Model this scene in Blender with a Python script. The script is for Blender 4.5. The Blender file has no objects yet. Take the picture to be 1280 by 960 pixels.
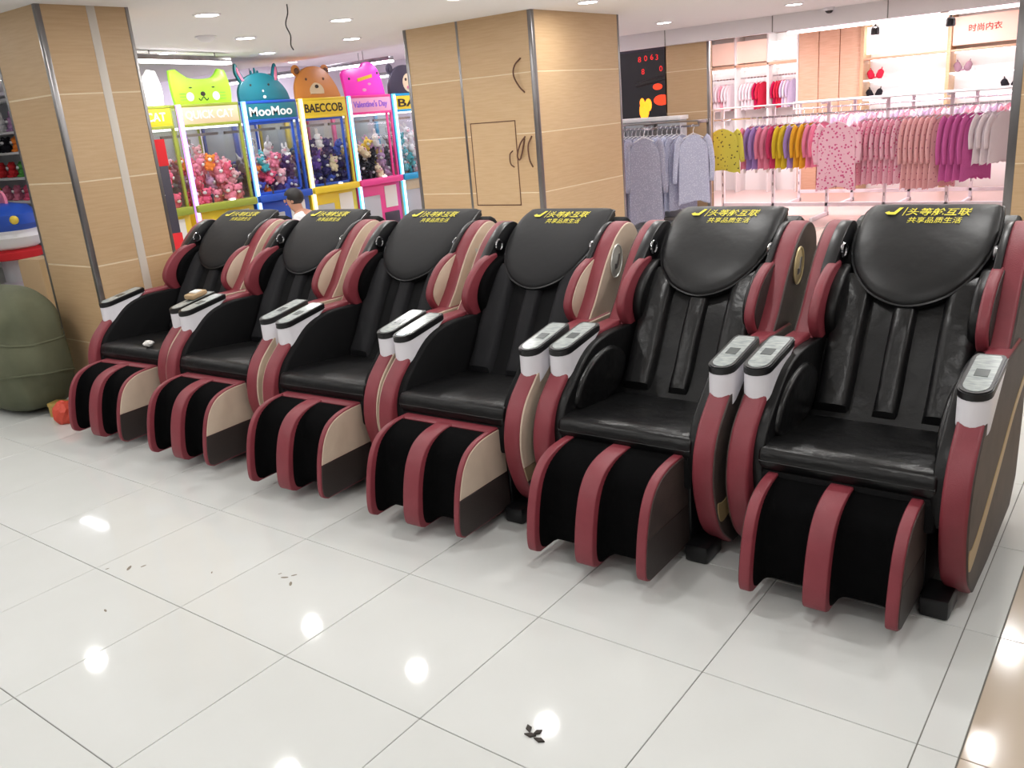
import bpy, bmesh, math, random
from mathutils import Vector, Matrix
random.seed(7)
SC = bpy.context.scene
COL = SC.collection
# ------------------------------------------------------------------ camera
yaw, pitch, roll = math.radians(-38.033), math.radians(17.377), math.radians(-4.863)
fwd = Vector((math.sin(yaw) * math.cos(pitch), math.cos(yaw) * math.cos(pitch), -math.sin(pitch)))
rt = fwd.cross(Vector((0, 0, 1))).normalized()
up = rt.cross(fwd)
rx = rt * math.cos(roll) + up * math.sin(roll)
ux = -rt * math.sin(roll) + up * math.cos(roll)
cam_d = bpy.data.cameras.new('camera')
cam_d.sensor_width = 36
cam_d.lens = 36 * 1086.94 / 1280
cam_d.clip_end = 200
cam = bpy.data.objects.new('camera', cam_d)
COL.objects.link(cam)
mw = Matrix((rx, ux, -fwd)).transposed().to_4x4()
mw.translation = Vector((3.3761, -1.4524, 1.6459))
cam.matrix_world = mw
SC.camera = cam
# ------------------------------------------------------------------ world, exposure
wd = bpy.data.worlds.new('world')
SC.world = wd
wd.use_nodes = True
wd.node_tree.nodes['Background'].inputs[0].default_value = (1.0, 0.985, 0.985, 1)
wd.node_tree.nodes['Background'].inputs[1].default_value = 0.17
vs = SC.view_settings
vs.view_transform = 'Standard'
vs.look = 'None'
vs.gamma = 1
vs.use_curve_mapping = False
vs.exposure = -0.16
DOWN_W = 8.2       # watts of each ceiling downlight
H = 2.456          # ceiling height
# ------------------------------------------------------------------ materials
MATS = {}


def mat(name, col, rough=.5, metal=0., spec=.5, bump=None, coat=0., emit=0., ecol=None, var=None, trans=0.):
    """var=(other colour, scale, (sx,sy,sz)); bump=(scale, strength)"""
    m = bpy.data.materials.new(name)
    m.use_nodes = True
    nt = m.node_tree
    b = nt.nodes['Principled BSDF']
    c4 = (*col, 1)
    b.inputs['Base Color'].default_value = c4
    b.inputs['Roughness'].default_value = rough
    b.inputs['Metallic'].default_value = metal
    b.inputs['Specular IOR Level'].default_value = spec
    b.inputs['Coat Weight'].default_value = coat
    b.inputs['Coat Roughness'].default_value = .04
    if emit:
        b.inputs['Emission Color'].default_value = (*(ecol or col), 1)
        b.inputs['Emission Strength'].default_value = emit
    if var or bump:
        tc = nt.nodes.new('ShaderNodeTexCoord')
    if var:
        mp = nt.nodes.new('ShaderNodeMapping')
        mp.inputs['Scale'].default_value = var[2] if len(var) > 2 else (1, 1, 1)
        nz = nt.nodes.new('ShaderNodeTexNoise')
        nz.inputs['Scale'].default_value = var[1]
        nz.inputs['Detail'].default_value = 5
        rp = nt.nodes.new('ShaderNodeValToRGB')
        rp.color_ramp.elements[0].position = .35
        rp.color_ramp.elements[1].position = .68
        rp.color_ramp.elements[0].color = c4
        rp.color_ramp.elements[1].color = (*var[0], 1)
        nt.links.new(tc.outputs['Object'], mp.inputs[0])
        nt.links.new(mp.outputs[0], nz.inputs['Vector'])
        nt.links.new(nz.outputs[0], rp.inputs[0])
        nt.links.new(rp.outputs[0], b.inputs['Base Color'])
    if bump:
        n2 = nt.nodes.new('ShaderNodeTexNoise')
        n2.inputs['Scale'].default_value = bump[0]
        n2.inputs['Detail'].default_value = 4
        bp = nt.nodes.new('ShaderNodeBump')
        bp.inputs['Strength'].default_value = bump[1]
        bp.inputs['Distance'].default_value = .02
        nt.links.new(tc.outputs['Object'], n2.inputs['Vector'])
        nt.links.new(n2.outputs[0], bp.inputs['Height'])
        nt.links.new(bp.outputs[0], b.inputs['Normal'])
    MATS[name] = m
    return m


def spots(name, base, spot, scale, size=.25, spot2=None, rough=.85):
    """fabric with a printed spot pattern"""
    m = mat(name, base, rough)
    nt = m.node_tree
    b = nt.nodes['Principled BSDF']
    tc = nt.nodes.new('ShaderNodeTexCoord')
    v = nt.nodes.new('ShaderNodeTexVoronoi')
    v.inputs['Scale'].default_value = scale
    lt = nt.nodes.new('ShaderNodeMath')
    lt.operation = 'LESS_THAN'
    lt.inputs[1].default_value = size
    mx = nt.nodes.new('ShaderNodeMix')
    mx.data_type = 'RGBA'
    mx.inputs[6].default_value = (*base, 1)
    mx.inputs[7].default_value = (*spot, 1)
    nt.links.new(tc.outputs['Object'], v.inputs['Vector'])
    nt.links.new(v.outputs['Distance'], lt.inputs[0])
    nt.links.new(lt.outputs[0], mx.inputs[0])
    nt.links.new(mx.outputs[2], b.inputs['Base Color'])
    return m


def glass(name, tint=(1, 1, 1), refl=.08):
    m = bpy.data.materials.new(name)
    m.use_nodes = True
    nt = m.node_tree
    nt.nodes.clear()
    o = nt.nodes.new('ShaderNodeOutputMaterial')
    t = nt.nodes.new('ShaderNodeBsdfTransparent')
    t.inputs[0].default_value = (*tint, 1)
    g = nt.nodes.new('ShaderNodeBsdfGlossy')
    g.inputs['Roughness'].default_value = .02
    mx = nt.nodes.new('ShaderNodeMixShader')
    mx.inputs[0].default_value = refl
    nt.links.new(t.outputs[0], mx.inputs[1])
    nt.links.new(g.outputs[0], mx.inputs[2])
    nt.links.new(mx.outputs[0], o.inputs[0])
    MATS[name] = m
    return m


def s(r, g, b):
    f = lambda c: (c / 255 / 12.92) if c <= 10 else (((c / 255) + .055) / 1.055) ** 2.4
    return (f(r), f(g), f(b))


mat('red_leather', s(140, 57, 67), .45, bump=(260, .12), var=(s(129, 49, 59), 9))
mat('beige_leather', s(214, 194, 174), .5, bump=(260, .1), var=(s(200, 180, 160), 6))
mat('brown_leather', s(78, 66, 62), .5, bump=(200, .15), var=(s(62, 53, 50), 14))
mat('dark_leather', s(56, 48, 46), .5, bump=(200, .12))
mat('tan_leather', s(164, 142, 114), .5)
mat('gold_trim', s(196, 172, 128), .4, metal=.3)
mat('black_velvet', s(9, 9, 10), .95, spec=.08, bump=(300, .2))
mat('black_fabric', s(13, 13, 15), .75, spec=.22, bump=(350, .25))
mat('grey_fabric', s(30, 30, 33), .7, spec=.3, bump=(350, .25))
mat('pad_fabric', s(30, 30, 32), .62, spec=.35, bump=(6, .14))
mat('black_leather', s(13, 13, 14), .4, spec=.35, bump=(9, .35))
mat('black_leather_gloss', s(14, 14, 15), .33, spec=.42, bump=(8, .5))
mat('pad_leather_gloss', s(22, 22, 23), .42, spec=.4, bump=(5, .3))
mat('grey_leather_gloss', s(20, 20, 21), .34, spec=.42, bump=(9, .5))
mat('black_plastic', s(22, 22, 24), .35)
mat('white_plastic', s(240, 238, 244), .3)
mat('screen_grey', s(150, 158, 158), .18, var=(s(186, 192, 190), 30, (1, 3, 1)))
mat('display_dark', s(92, 98, 98), .2)
mat('display_lit', s(235, 245, 255), .3, emit=1.2)
mat('yellow_print', s(226, 214, 58), .6)
mat('silver', s(212, 212, 206), .3, metal=.35)
mat('chrome', s(200, 200, 205), .15, metal=1)
mat('steel', s(158, 156, 156), .3, metal=.85, var=(s(120, 118, 120), 4, (1, 1, .3)))
mat('gold', s(222, 200, 150), .35, metal=.25)
mat('cream_joint', s(232, 214, 182), .6)
mat('wood_panel', s(206, 176, 138), .42, var=(s(199, 167, 128), 5, (1.2, 1.2, 16)), bump=(60, .03))
mat('wood_panel_b', s(203, 172, 133), .42, var=(s(196, 163, 124), 4, (1.2, 1.2, 20)), bump=(60, .03))
mat('wood_pink', s(222, 184, 156), .5, var=(s(210, 168, 138), 5, (1, 1, 14)))
mat('strip_white', s(214, 206, 196), .4)
mat('ceiling_paint', s(236, 234, 233), .85)
mat('beam_paint', s(232, 228, 232), .7)
mat('wall_paint', s(226, 222, 232), .8)
mat('grout', s(120, 118, 112), .8)
mat('white', s(240, 240, 240), .5)
mat('paper', s(235, 233, 228), .8)
mat('lamp_emit', (1, 1, 1), emit=26, ecol=(1, .98, .95))
mat('strip_emit', (1, 1, 1), emit=9, ecol=(.97, .96, 1))
mat('pink_emit', (1, .9, .92), emit=5, ecol=(1, .88, .90))
mat('box_emit', (1, 1, 1), emit=2.6, ecol=(1, .95, .95))
mat('sign_emit', s(250, 214, 196), emit=.3)
mat('red_print', s(190, 50, 36), .6)
mat('dark_print', s(48, 40, 34), .6)
mat('dirt', s(136, 128, 114), .9)
mat('white_print', s(245, 245, 245), .5)
mat('canvas_green', s(104, 106, 84), .9, var=(s(84, 88, 68), 3), bump=(5, .5))
mat('strap_brown', s(96, 62, 44), .6)
mat('cardboard', s(186, 158, 122), .8)
mat('skin', s(196, 146, 122), .55)
mat('hair_black', s(28, 25, 25), .5)
mat('shirt_white', s(232, 232, 236), .85, bump=(20, .2))
mat('trousers', s(54, 56, 66), .85)
mat('clay_red', s(214, 78, 58), .5)
mat('brass_box', s(196, 166, 92), .4, metal=.3)
mat('pink_floor', s(222, 196, 190), .3)
glass('pane_glass', (.96, .98, .98), .06)


def tile_mat(name, a, b, rough):
    m = mat(name, a, rough, spec=.5, var=(b, 1.3))
    return m


tile_mat('tile_white', s(221, 223, 221), s(214, 216, 213), .05)
tile_mat('tile_beige', s(196, 180, 162), s(186, 170, 152), .12)
# far floor: same tiles as a pattern only
mfar = mat('tile_far', s(222, 221, 216), .12)
_nt = mfar.node_tree
_tc = _nt.nodes.new('ShaderNodeTexCoord')
_bk = _nt.nodes.new('ShaderNodeTexBrick')
_bk.offset = 0
_bk.inputs['Color1'].default_value = (*s(222, 221, 216), 1)
_bk.inputs['Color2'].default_value = (*s(218, 217, 212), 1)
_bk.inputs['Mortar'].default_value = (*s(120, 118, 112), 1)
_bk.inputs['Scale'].default_value = 1
_bk.inputs['Mortar Size'].default_value = .002
_bk.inputs['Brick Width'].default_value = .6
_bk.inputs['Row Height'].default_value = .6
_nt.links.new(_tc.outputs['Object'], _bk.inputs['Vector'])
_nt.links.new(_bk.outputs['Color'], _nt.nodes['Principled BSDF'].inputs['Base Color'])


# ------------------------------------------------------------------ mesh helpers
def obj(name, me, m=None, parent=None, loc=None, rot=None, smooth=40):
    if isinstance(me, bmesh.types.BMesh):
        bmesh.ops.recalc_face_normals(me, faces=me.faces)
        d = bpy.data.meshes.new(name)
        me.to_mesh(d)
        me.free()
        me = d
        if smooth:
            for p in me.polygons:
                p.use_smooth = True
            me.set_sharp_from_angle(angle=math.radians(smooth))
    if m and not me.materials:
        me.materials.append(MATS[m])
    o = bpy.data.objects.new(name, me)
    COL.objects.link(o)
    if parent:
        o.parent = parent
    if loc:
        o.location = loc
    if rot:
        o.rotation_euler = rot
    return o


def tag(o, label, cat, group=None):
    o['label'] = label
    o['category'] = cat
    if group:
        o['group'] = group
    return o


def thing(name, label, cat, loc=(0, 0, 0), rz=0., group=None):
    o = bpy.data.objects.new(name, None)
    o.empty_display_size = .1
    COL.objects.link(o)
    o.location = loc
    o.rotation_euler = (0, 0, rz)
    return tag(o, label, cat, group)


def struct(o):
    o['kind'] = 'structure'
    return o


def copy_tree(o, parent=None):
    c = o.copy()
    COL.objects.link(c)
    if parent:
        c.parent = parent
    for ch in list(o.children):
        copy_tree(ch, c)
    return c


def bx(x0, x1, y0, y1, z0, z1, bev=0., seg=2, bm=None):
    b = bmesh.new()
    bmesh.ops.create_cube(b, size=1)
    for v in b.verts:
        v.co = Vector((x0 + (v.co.x + .5) * (x1 - x0), y0 + (v.co.y + .5) * (y1 - y0), z0 + (v.co.z + .5) * (z1 - z0)))
    if bev:
        bmesh.ops.bevel(b, geom=b.edges[:], offset=bev, segments=seg, affect='EDGES', profile=.5)
    return join(bm, b)


def join(bm, b):
    if bm is None:
        return b
    me = bpy.data.meshes.new('tmp')
    b.to_mesh(me)
    b.free()
    bm.from_mesh(me)
    bpy.data.meshes.remove(me)
    return bm


def cr(pts, n=6, closed=False):
    """Catmull-Rom through points"""
    P = [Vector(p) for p in pts]
    out = []
    N = len(P)
    for i in range(N if closed else N - 1):
        if closed:
            a, b, c, d = P[i - 1], P[i], P[(i + 1) % N], P[(i + 2) % N]
        else:
            b, c = P[i], P[i + 1]
            a = P[i - 1] if i else b * 2 - c
            d = P[i + 2] if i + 2 < N else c * 2 - b
        for k in range(n):
            t = k / n
            out.append(.5 * ((2 * b) + (c - a) * t + (2 * a - 5 * b + 4 * c - d) * t * t + (3 * b - a - 3 * c + d) * t ** 3))
    if not closed:
        out.append(P[-1].copy())
    return out


def prism(out, lo, hi, bev=0., seg=2, axis='x', bm=None):
    """outline (a,b) extruded along axis; x: (a,b)=(y,z); y: (x,z); z: (x,y)"""
    f = {'x': lambda a, b, c: (c, a, b), 'y': lambda a, b, c: (a, c, b), 'z': lambda a, b, c: (a, b, c)}[axis]
    b = bmesh.new()
    A = [b.verts.new(f(p[0], p[1], lo)) for p in out]
    B = [b.verts.new(f(p[0], p[1], hi)) for p in out]
    n = len(out)
    fa = b.faces.new(A)
    fb = b.faces.new(B[::-1])
    for i in range(n):
        b.faces.new((A[i], B[i], B[(i + 1) % n], A[(i + 1) % n]))
    bmesh.ops.recalc_face_normals(b, faces=b.faces)
    if bev:
        eds = list({e for e in list(fa.edges) + list(fb.edges)})
        bmesh.ops.bevel(b, geom=eds, offset=bev, segments=seg, affect='EDGES', profile=.5, clamp_overlap=True)
    return join(bm, b)


def tube(path, r, n=8, closed=False, bm=None, caps=True):
    P = [Vector(p) for p in path]
    b = bmesh.new()
    rings = []
    N = len(P)
    prev = None
    for i, p in enumerate(P):
        t = (P[(i + 1) % N] - P[i - 1]) if closed else (P[min(i + 1, N - 1)] - P[max(i - 1, 0)])
        t.normalize()
        if prev is None:
            a = Vector((0, 0, 1)) if abs(t.z) < .9 else Vector((1, 0, 0))
            u = t.cross(a).normalized()
        else:
            u = (prev - t * prev.dot(t)).normalized()
        prev = u
        w = t.cross(u)
        rr = r[i] if isinstance(r, (list, tuple)) else r
        rings.append([b.verts.new(p + (u * math.cos(2 * math.pi * k / n) + w * math.sin(2 * math.pi * k / n)) * rr) for k in range(n)])
    for i in range(N if closed else N - 1):
        A, B = rings[i], rings[(i + 1) % N]
        for k in range(n):
            b.faces.new((A[k], A[(k + 1) % n], B[(k + 1) % n], B[k]))
    if not closed and caps:
        b.faces.new(rings[0])
        b.faces.new(rings[-1][::-1])
    return join(bm, b)


def lathe(prof, n=20, bm=None, loc=(0, 0, 0), sx=1, sy=1):
    b = bmesh.new()
    R = [[b.verts.new((loc[0] + r * sx * math.cos(2 * math.pi * k / n), loc[1] + r * sy * math.sin(2 * math.pi * k / n), loc[2] + z)) for k in range(n)] for r, z in prof]
    for A, B in zip(R, R[1:]):
        for k in range(n):
            b.faces.new((A[k], A[(k + 1) % n], B[(k + 1) % n], B[k]))
    b.faces.new(R[0])
    b.faces.new(R[-1][::-1])
    return join(bm, b)


def ball(c, r, seg=10, bm=None, sc=(1, 1, 1)):
    b = bmesh.new()
    bmesh.ops.create_uvsphere(b, u_segments=seg, v_segments=max(5, seg // 2 + 1), radius=1)
    for v in b.verts:
        v.co = Vector((c[0] + v.co.x * r * sc[0], c[1] + v.co.y * r * sc[1], c[2] + v.co.z * r * sc[2]))
    return join(bm, b)


def grid(fn, nu, nv, bm=None):
    b = bmesh.new()
    V = [[b.verts.new(fn(i / nu, j / nv)) for j in range(nv + 1)] for i in range(nu + 1)]
    for i in range(nu):
        for j in range(nv):
            b.faces.new((V[i][j], V[i + 1][j], V[i + 1][j + 1], V[i][j + 1]))
    return join(bm, b)


def text_mesh(txt, size=1., extrude=0., bold=0., shear=0., align='CENTER'):
    cu = bpy.data.curves.new('lettering', 'FONT')
    cu.body = txt
    cu.size = size
    cu.extrude = extrude
    cu.offset = bold
    cu.shear = shear
    cu.align_x = align
    cu.resolution_u = 3
    o = bpy.data.objects.new('lettering', cu)
    COL.objects.link(o)
    bpy.context.view_layer.update()
    me = bpy.data.meshes.new_from_object(o.evaluated_get(bpy.context.evaluated_depsgraph_get()))
    bpy.data.objects.remove(o)
    me.name = 'lettering'
    me.materials.clear()
    return me


def fit_text(me, width=None, height=None):
    xs = [v.co.x for v in me.vertices]
    ys = [v.co.y for v in me.vertices]
    cx, cy = (min(xs) + max(xs)) / 2, (min(ys) + max(ys)) / 2
    w, h = max(xs) - min(xs), max(ys) - min(ys)
    fx = width / w if width else height / h
    fy = height / h if height else fx
    for v in me.vertices:
        v.co.x = (v.co.x - cx) * fx
        v.co.y = (v.co.y - cy) * fy
    return me


# ------------------------------------------------------------------ floor
g = bmesh.new()
def quad(b, x0, x1, y0, y1, z, mi):
    f = b.faces.new([b.verts.new(p) for p in ((x0, y0, z), (x1, y0, z), (x1, y1, z), (x0, y1, z))])
    f.material_index = mi
TX0, TX1, TY0, TY1 = -6.0, 3.0, -1.8, 3.6
quad(g, TX0, 4.4, TY0, TY1, -.004, 0)
quad(g, -14, TX0, TY0, TY1, 0, 1)
quad(g, -14, 4.4, TY1, 9.25, 0, 1)
quad(g, -14, 4.4, -8, TY0, 0, 1)
quad(g, 4.4, 9, -8, 9.25, 0, 1)
quad(g, -14, 9, 9.25, 14, 0, 2)
fme = bpy.data.meshes.new('floor')
bmesh.ops.recalc_face_normals(g, faces=g.faces)
for f in g.faces:
    if f.normal.z < 0:
        f.normal_flip()
g.to_mesh(fme)
g.free()
for k in ('grout', 'tile_far', 'pink_floor'):
    fme.materials.append(MATS[k])
floor = struct(obj('floor', fme))
gap = .0014


def tile_mesh(w, d, m):
    b = bx(gap, w - gap, gap, d - gap, -.012, 0, .0012, 1)
    d_ = bpy.data.meshes.new('tile')
    b.to_mesh(d_)
    b.free()
    d_.materials.append(MATS[m])
    return d_


tm = tile_mesh(.6, .6, 'tile_white')
for i in range(int((TX1 - TX0) / .6 + .5)):
    for j in range(int((TY1 - TY0) / .6 + .5)):
        obj('tile', tm, None, floor, (TX0 + .6 * i, TY0 + .6 * j, 0))
tb = tile_mesh(.098, .6, 'tile_white')
te = tile_mesh(.6, .6, 'tile_beige')
for j in range(int((TY1 - TY0) / .6 + .5)):
    obj('border_tile', tb, None, floor, (3.0, TY0 + .6 * j, 0))
    for i in range(2):
        obj('beige_tile', te, None, floor, (3.099 + .6 * i, TY0 + .6 * j, 0))

# ------------------------------------------------------------------ ceiling, beam, walls
b = bx(-14, 8, -8, 6.2, H, H + .08)
bx(-3.0, 8, 6.2, 9.2, H, H + .08, bm=b)
struct(obj('ceiling', b, 'ceiling_paint', smooth=0))
struct(obj('ceiling_recess', bx(-14, -3.0, 6.28, 14, 2.78, 2.86), 'ceiling_paint', smooth=0))
struct(obj('ceiling_shop', bx(-3.0, 8, 9.36, 14, 2.52, 2.6), 'ceiling_paint', smooth=0))
b = bx(-14, -3.0, 6.2, 6.28, H + .001, 2.86)
struct(obj('trim_1', b, 'beam_paint', smooth=0))
bm_ = struct(obj('trim_2', bx(-3.0, 8, 9.2, 9.36, 2.275, 2.6), 'beam_paint', smooth=0))
for x in (-2.05, -.66, .62):
    obj('beam_joint', bx(x, x + .012, 9.194, 9.205, 2.275, H, .003), 'steel', bm_)
struct(obj('wall_back', bx(-14, 9, 13.6, 13.75, 0, 2.9), 'wall_paint', smooth=0))
struct(obj('wall_left', bx(-14.1, -13.95, -8, 13.6, 0, 2.9), 'wall_paint', smooth=0))

# ------------------------------------------------------------------ wood-clad pillars
JZ = [0.0, .41, .925, 1.445, 1.957, H]


def pillar(name, x0, x1, y0, y1, front_cuts, right_cuts, trims):
    """core with wood panels on the front (y0) and right (x1) faces"""
    p = struct(obj(name, bx(x0 + .0015, x1 - .0015, y0 + .0015, y1 - .0015, 0, H + .01), 'cream_joint', smooth=0))
    e = .0045
    for k in range(5):
        z0, z1 = JZ[k] + e, JZ[k + 1] - e
        if k == 4:
            z1 = H + .005
        xs = [x0] + front_cuts + [x1]
        for i in range(len(xs) - 1):
            obj('panel', bx(xs[i], xs[i + 1], y0, y0 + .02, z0, z1, .001, 1), ('wood_panel', 'wood_panel_b')[(k + i) % 2], p)
        ys = [y0 + .004] + right_cuts + [y1]
        for i in range(len(ys) - 1):
            obj('panel', bx(x1 - .02, x1, ys[i], ys[i + 1], z0, z1, .001, 1), ('wood_panel_b', 'wood_panel')[(k + i) % 2], p)
        obj('panel', bx(x0, x0 + .02, y0, y1, z0, z1, .001, 1), 'wood_panel', p)
        obj('panel', bx(x0, x1, y1 - .02, y1, z0, z1, .001, 1), 'wood_panel', p)
    for (tx0, tx1, ty0, ty1, tm_) in trims:
        obj('corner_trim', bx(tx0, tx1, ty0, ty1, 0, H + .004, .004), tm_, p)
    return p


t = .004
pillar('pillar_left', -2.63, -2.02, 1.30, 1.88, [], [1.61, 1.66],
       [(-2.02 - .03, -2.02 + t, 1.30 - t, 1.33, 'steel'), (-2.63 - t, -2.61, 1.30 - t, 1.33, 'steel'),
        (-2.03, -2.02 + t, 1.607, 1.662, 'strip_white'), (-2.03, -2.02 + t, 1.86, 1.88 + t, 'steel')])
pc = pillar('pillar_centre', -2.70, -1.21, 5.1, 6.58, [-2.04], [],
            [(-1.25, -1.21 + t, 5.1 - t, 5.14, 'steel'), (-2.70 - t, -2.665, 5.1 - t, 5.13, 'steel'),
             (-2.054, -2.028, 5.1 - t, 5.11, 'steel'), (-1.24, -1.21 + t, 6.55, 6.58 + t, 'steel')])
pillar('pillar_right', 2.25, 4.2, 6.6, 7.6, [], [], [(2.25 - t, 2.31, 6.6 - t, 6.64, 'steel')])
pillar('pillar_far', -2.14, -1.53, 9.37, 9.47, [], [], [(-1.56, -1.53 + t, 9.37 - t, 9.41, 'steel')])
# service hatch in the centre pillar and cable loops
ht = thing('service_hatch', 'small flush hatch door outlined in the face of the wooden pillar', 'hatch', (-1.72, 5.1, .81))
fr = bmesh.new()
for a in ((-.262, -.254, 0, .755), (.254, .262, 0, .755), (-.262, .262, 0, .008), (-.262, .262, .747, .755)):
    bx(a[0], a[1], -.0025, .002, a[2], a[3], bm=fr)
obj('gap_frame', fr, 'strap_brown', ht)
obj('door_leaf', bx(-.252, .252, -.0035, .001, .01, .745, .001, 1), 'wood_panel', ht)
obj('handle', tube(cr([(.21, -.003, .49), (.195, -.03, .46), (.195, -.03, .38), (.215, -.003, .345)], 5), .006), 'strap_brown', ht)
for nm, lb, pts in (
    ('cable_loop', 'thin brown cable bowing out high on the wooden pillar face', [(-1.35, 5.1, 2.08), (-1.40, 5.07, 2.02), (-1.41, 5.06, 1.94), (-1.37, 5.07, 1.85), (-1.33, 5.1, 1.79)]),
    ('cable_loop', 'looped brown cord right beside the service hatch', [(-1.36, 5.1, 1.42), (-1.40, 5.07, 1.36), (-1.435, 5.06, 1.26), (-1.42, 5.07, 1.22), (-1.395, 5.08, 1.28), (-1.37, 5.1, 1.40)]),
    ('cable_loop', 'straight dangling brown cord next to the steel pillar corner', [(-1.29, 5.1, 1.42), (-1.315, 5.07, 1.34), (-1.31, 5.07, 1.22), (-1.30, 5.1, 1.15)])):
    tag(obj(nm, tube(cr(pts, 6), .007), 'strap_brown'), lb, 'cable')

# ------------------------------------------------------------------ ceiling lights
def downlight(x, y, w, z=H, label='round recessed ceiling downlight in the white ceiling', grp='ceiling downlights', col=(1, .985, .965)):
    o = thing('downlight', label, 'ceiling light', (x, y, z), 0, grp)
    pr = [(.077, .004), (.079, -.008), (.092, -.010), (.098, -.003), (.098, .004)]
    if 'dl' not in MATS:
        MATS['dl'] = (obj('rim', lathe(pr, 20), 'white_plastic', o).data, obj('lens', lathe([(.001, -.006), (.075, -.0065), (.075, .002), (.001, .003)], 20), 'lamp_emit', o).data)
    else:
        obj('rim', MATS['dl'][0], None, o)
        obj('lens', MATS['dl'][1], None, o)
    ld = bpy.data.lights.new('downlight_beam', 'AREA')
    ld.shape = 'DISK'
    ld.size = .12
    ld.energy = w
    ld.color = col
    lo = bpy.data.objects.new('downlight_beam', ld)
    COL.objects.link(lo)
    lo.parent = o
    lo.location = (0, 0, -.014)


LX = [-4.66, -3.42, -2.18, -.95, .28, 1.52, 2.76, 4.0]
LY = [-3.75, -2.5, -1.25, .03, 1.29, 2.57, 3.83, 5.05]
for iy, y in enumerate(LY):
    for ix, x in enumerate(LX):
        if (ix + iy + 1) % 2 and y not in (2.57, 3.83):
            continue
        if -2.75 < x < -1.1 and 4.9 < y < 6.7:
            continue
        if (x, y) in ((-4.66, 2.57),):
            continue
        downlight(x, y, DOWN_W)
for x, y in ((-.73, 5.25), (-3.35, 5.05), (-1.49, 8.1), (-.01, 8.1), (1.5, 8.1), (1.2, 6.6), (-6.5, 1.3), (-7.5, 3.6)):
    downlight(x, y, DOWN_W)


def linear(loc, ln, rz, label, ceil=H):
    o = thing('linear_light', label, 'ceiling light', loc, rz)
    obj('housing', bx(-ln / 2, ln / 2, -.045, .045, .012, .06, .006), 'steel', o)
    obj('diffuser', bx(-ln / 2 + .005, ln / 2 - .005, -.05, .05, -.014, .012, .008), 'strip_emit', o)
    for x in (-ln * .35, ln * .35):
        obj('bracket', tube([(x, 0, .05), (x, 0, ceil - loc[2])], .006, 6), 'steel', o)


linear((-4.565, 3.95, 2.36), 1.30, math.radians(104.7), 'slim hanging linear lamp with grey housing beside the white-striped wood pillar')
linear((-6.35, 2.68, 2.40), 1.2, 0, 'slim white linear lamp above the aisle by the toy shelves')
sd = thing('smoke_detector', 'small white round smoke detector on the ceiling', 'detector', (-3.35, 3.37, H))
obj('body', lathe([(.03, -.05), (.055, -.04), (.075, -.018), (.08, .003)], 18), 'white_plastic', sd)
obj('base_plate', lathe([(.09, -.012), (.09, .003), (.04, .003)], 18), 'white_plastic', sd)
tag(obj('hanging_wire', tube(cr([(-1.60, 2.80, H + .005), (-1.605, 2.80, 2.40), (-1.63, 2.79, 2.33), (-1.61, 2.80, 2.26), (-1.62, 2.80, 2.2), (-1.60, 2.80, 2.165)], 5), .0045, 6), 'black_plastic'), 'thin black wire dangling loose from the ceiling', 'wire')
cv = thing('dome_camera', 'small white ceiling dome camera beside the beam over the clothing shop', 'camera', (.03, 9.1, H))
obj('housing', lathe([(.055, -.035), (.06, .003), (.02, .003)], 16), 'white_plastic', cv)
obj('dome', lathe([(.002, -.065), (.025, -.06), (.04, -.045), (.044, -.03)], 16), 'black_plastic', cv)

# ------------------------------------------------------------------ massage chairs
BACK = cr([(.78, .45), (.86, .55), (.93, .67), (1.01, .79), (1.10, .895), (1.21, .99), (1.31, 1.06), (1.385, 1.10), (1.44, 1.115)], 8)
ARC = [0.]
for a_, b_ in zip(BACK, BACK[1:]):
    ARC.append(ARC[-1] + (b_ - a_).length)
SMAX = ARC[-1]


def B(sv, d=0.):
    sv = max(0, min(SMAX, sv))
    k = 0
    while k < len(ARC) - 2 and ARC[k + 1] < sv:
        k += 1
    f = (sv - ARC[k]) / (ARC[k + 1] - ARC[k])
    p = BACK[k].lerp(BACK[k + 1], f)
    tg = (BACK[min(k + 2, len(BACK) - 1)] - BACK[max(k - 1, 0)]).normalized()
    return (p[0] - tg[1] * d, p[1] + tg[0] * d)


def strip_pad(x0, x1, s0, s1, th, nu=12, nv=26):
    def fn(u, v):
        uu, vv = 2 * u - 1, 2 * v - 1
        d = th * (max(0, 1 - abs(uu) ** 4) ** .5) * (max(0, 1 - abs(vv) ** 14) ** .5) - .004
        y, z = B(s0 + (s1 - s0) * v, d)
        return (x0 + (x1 - x0) * u, y, z)
    return grid(fn, nu, nv)


PODL = .285
LEGP = cr([(.35, .415), (.26, .416), (.18, .408), (.11, .38), (.06, .325), (.028, .245), (.010, .16), (.004, .10), (.012, .062), (.04, .045)], 4)
ARM_OUT = cr([(.44, .04), (.348, .12), (.300, .21), (.270, .33), (.281, .44), (.324, .53), (.395, .60), (.47, .66), (.56, .715), (.66, .742), (.78, .745), (.92, .742)], 5) + \
    [Vector(p) for p in ((1.06, .74), (1.22, .62), (1.25, .40), (1.22, .15), (1.12, .06), (.70, .035))]
SHELL_OUT = cr([(.86, .70), (.955, .82), (1.035, .93), (1.115, 1.02), (1.20, 1.085), (1.285, 1.115), (1.355, 1.095), (1.395, 1.03), (1.39, .92), (1.34, .76), (1.27, .56), (1.18, .42), (1.02, .48), (.90, .60)], 5, True)
WING_OUT = cr([(.945, .695), (.885, .725), (.845, .785), (.855, .845), (.92, .92), (1.01, .97), (1.115, .985), (1.11, .94), (1.03, .85), (.985, .76)], 5, True)


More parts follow.
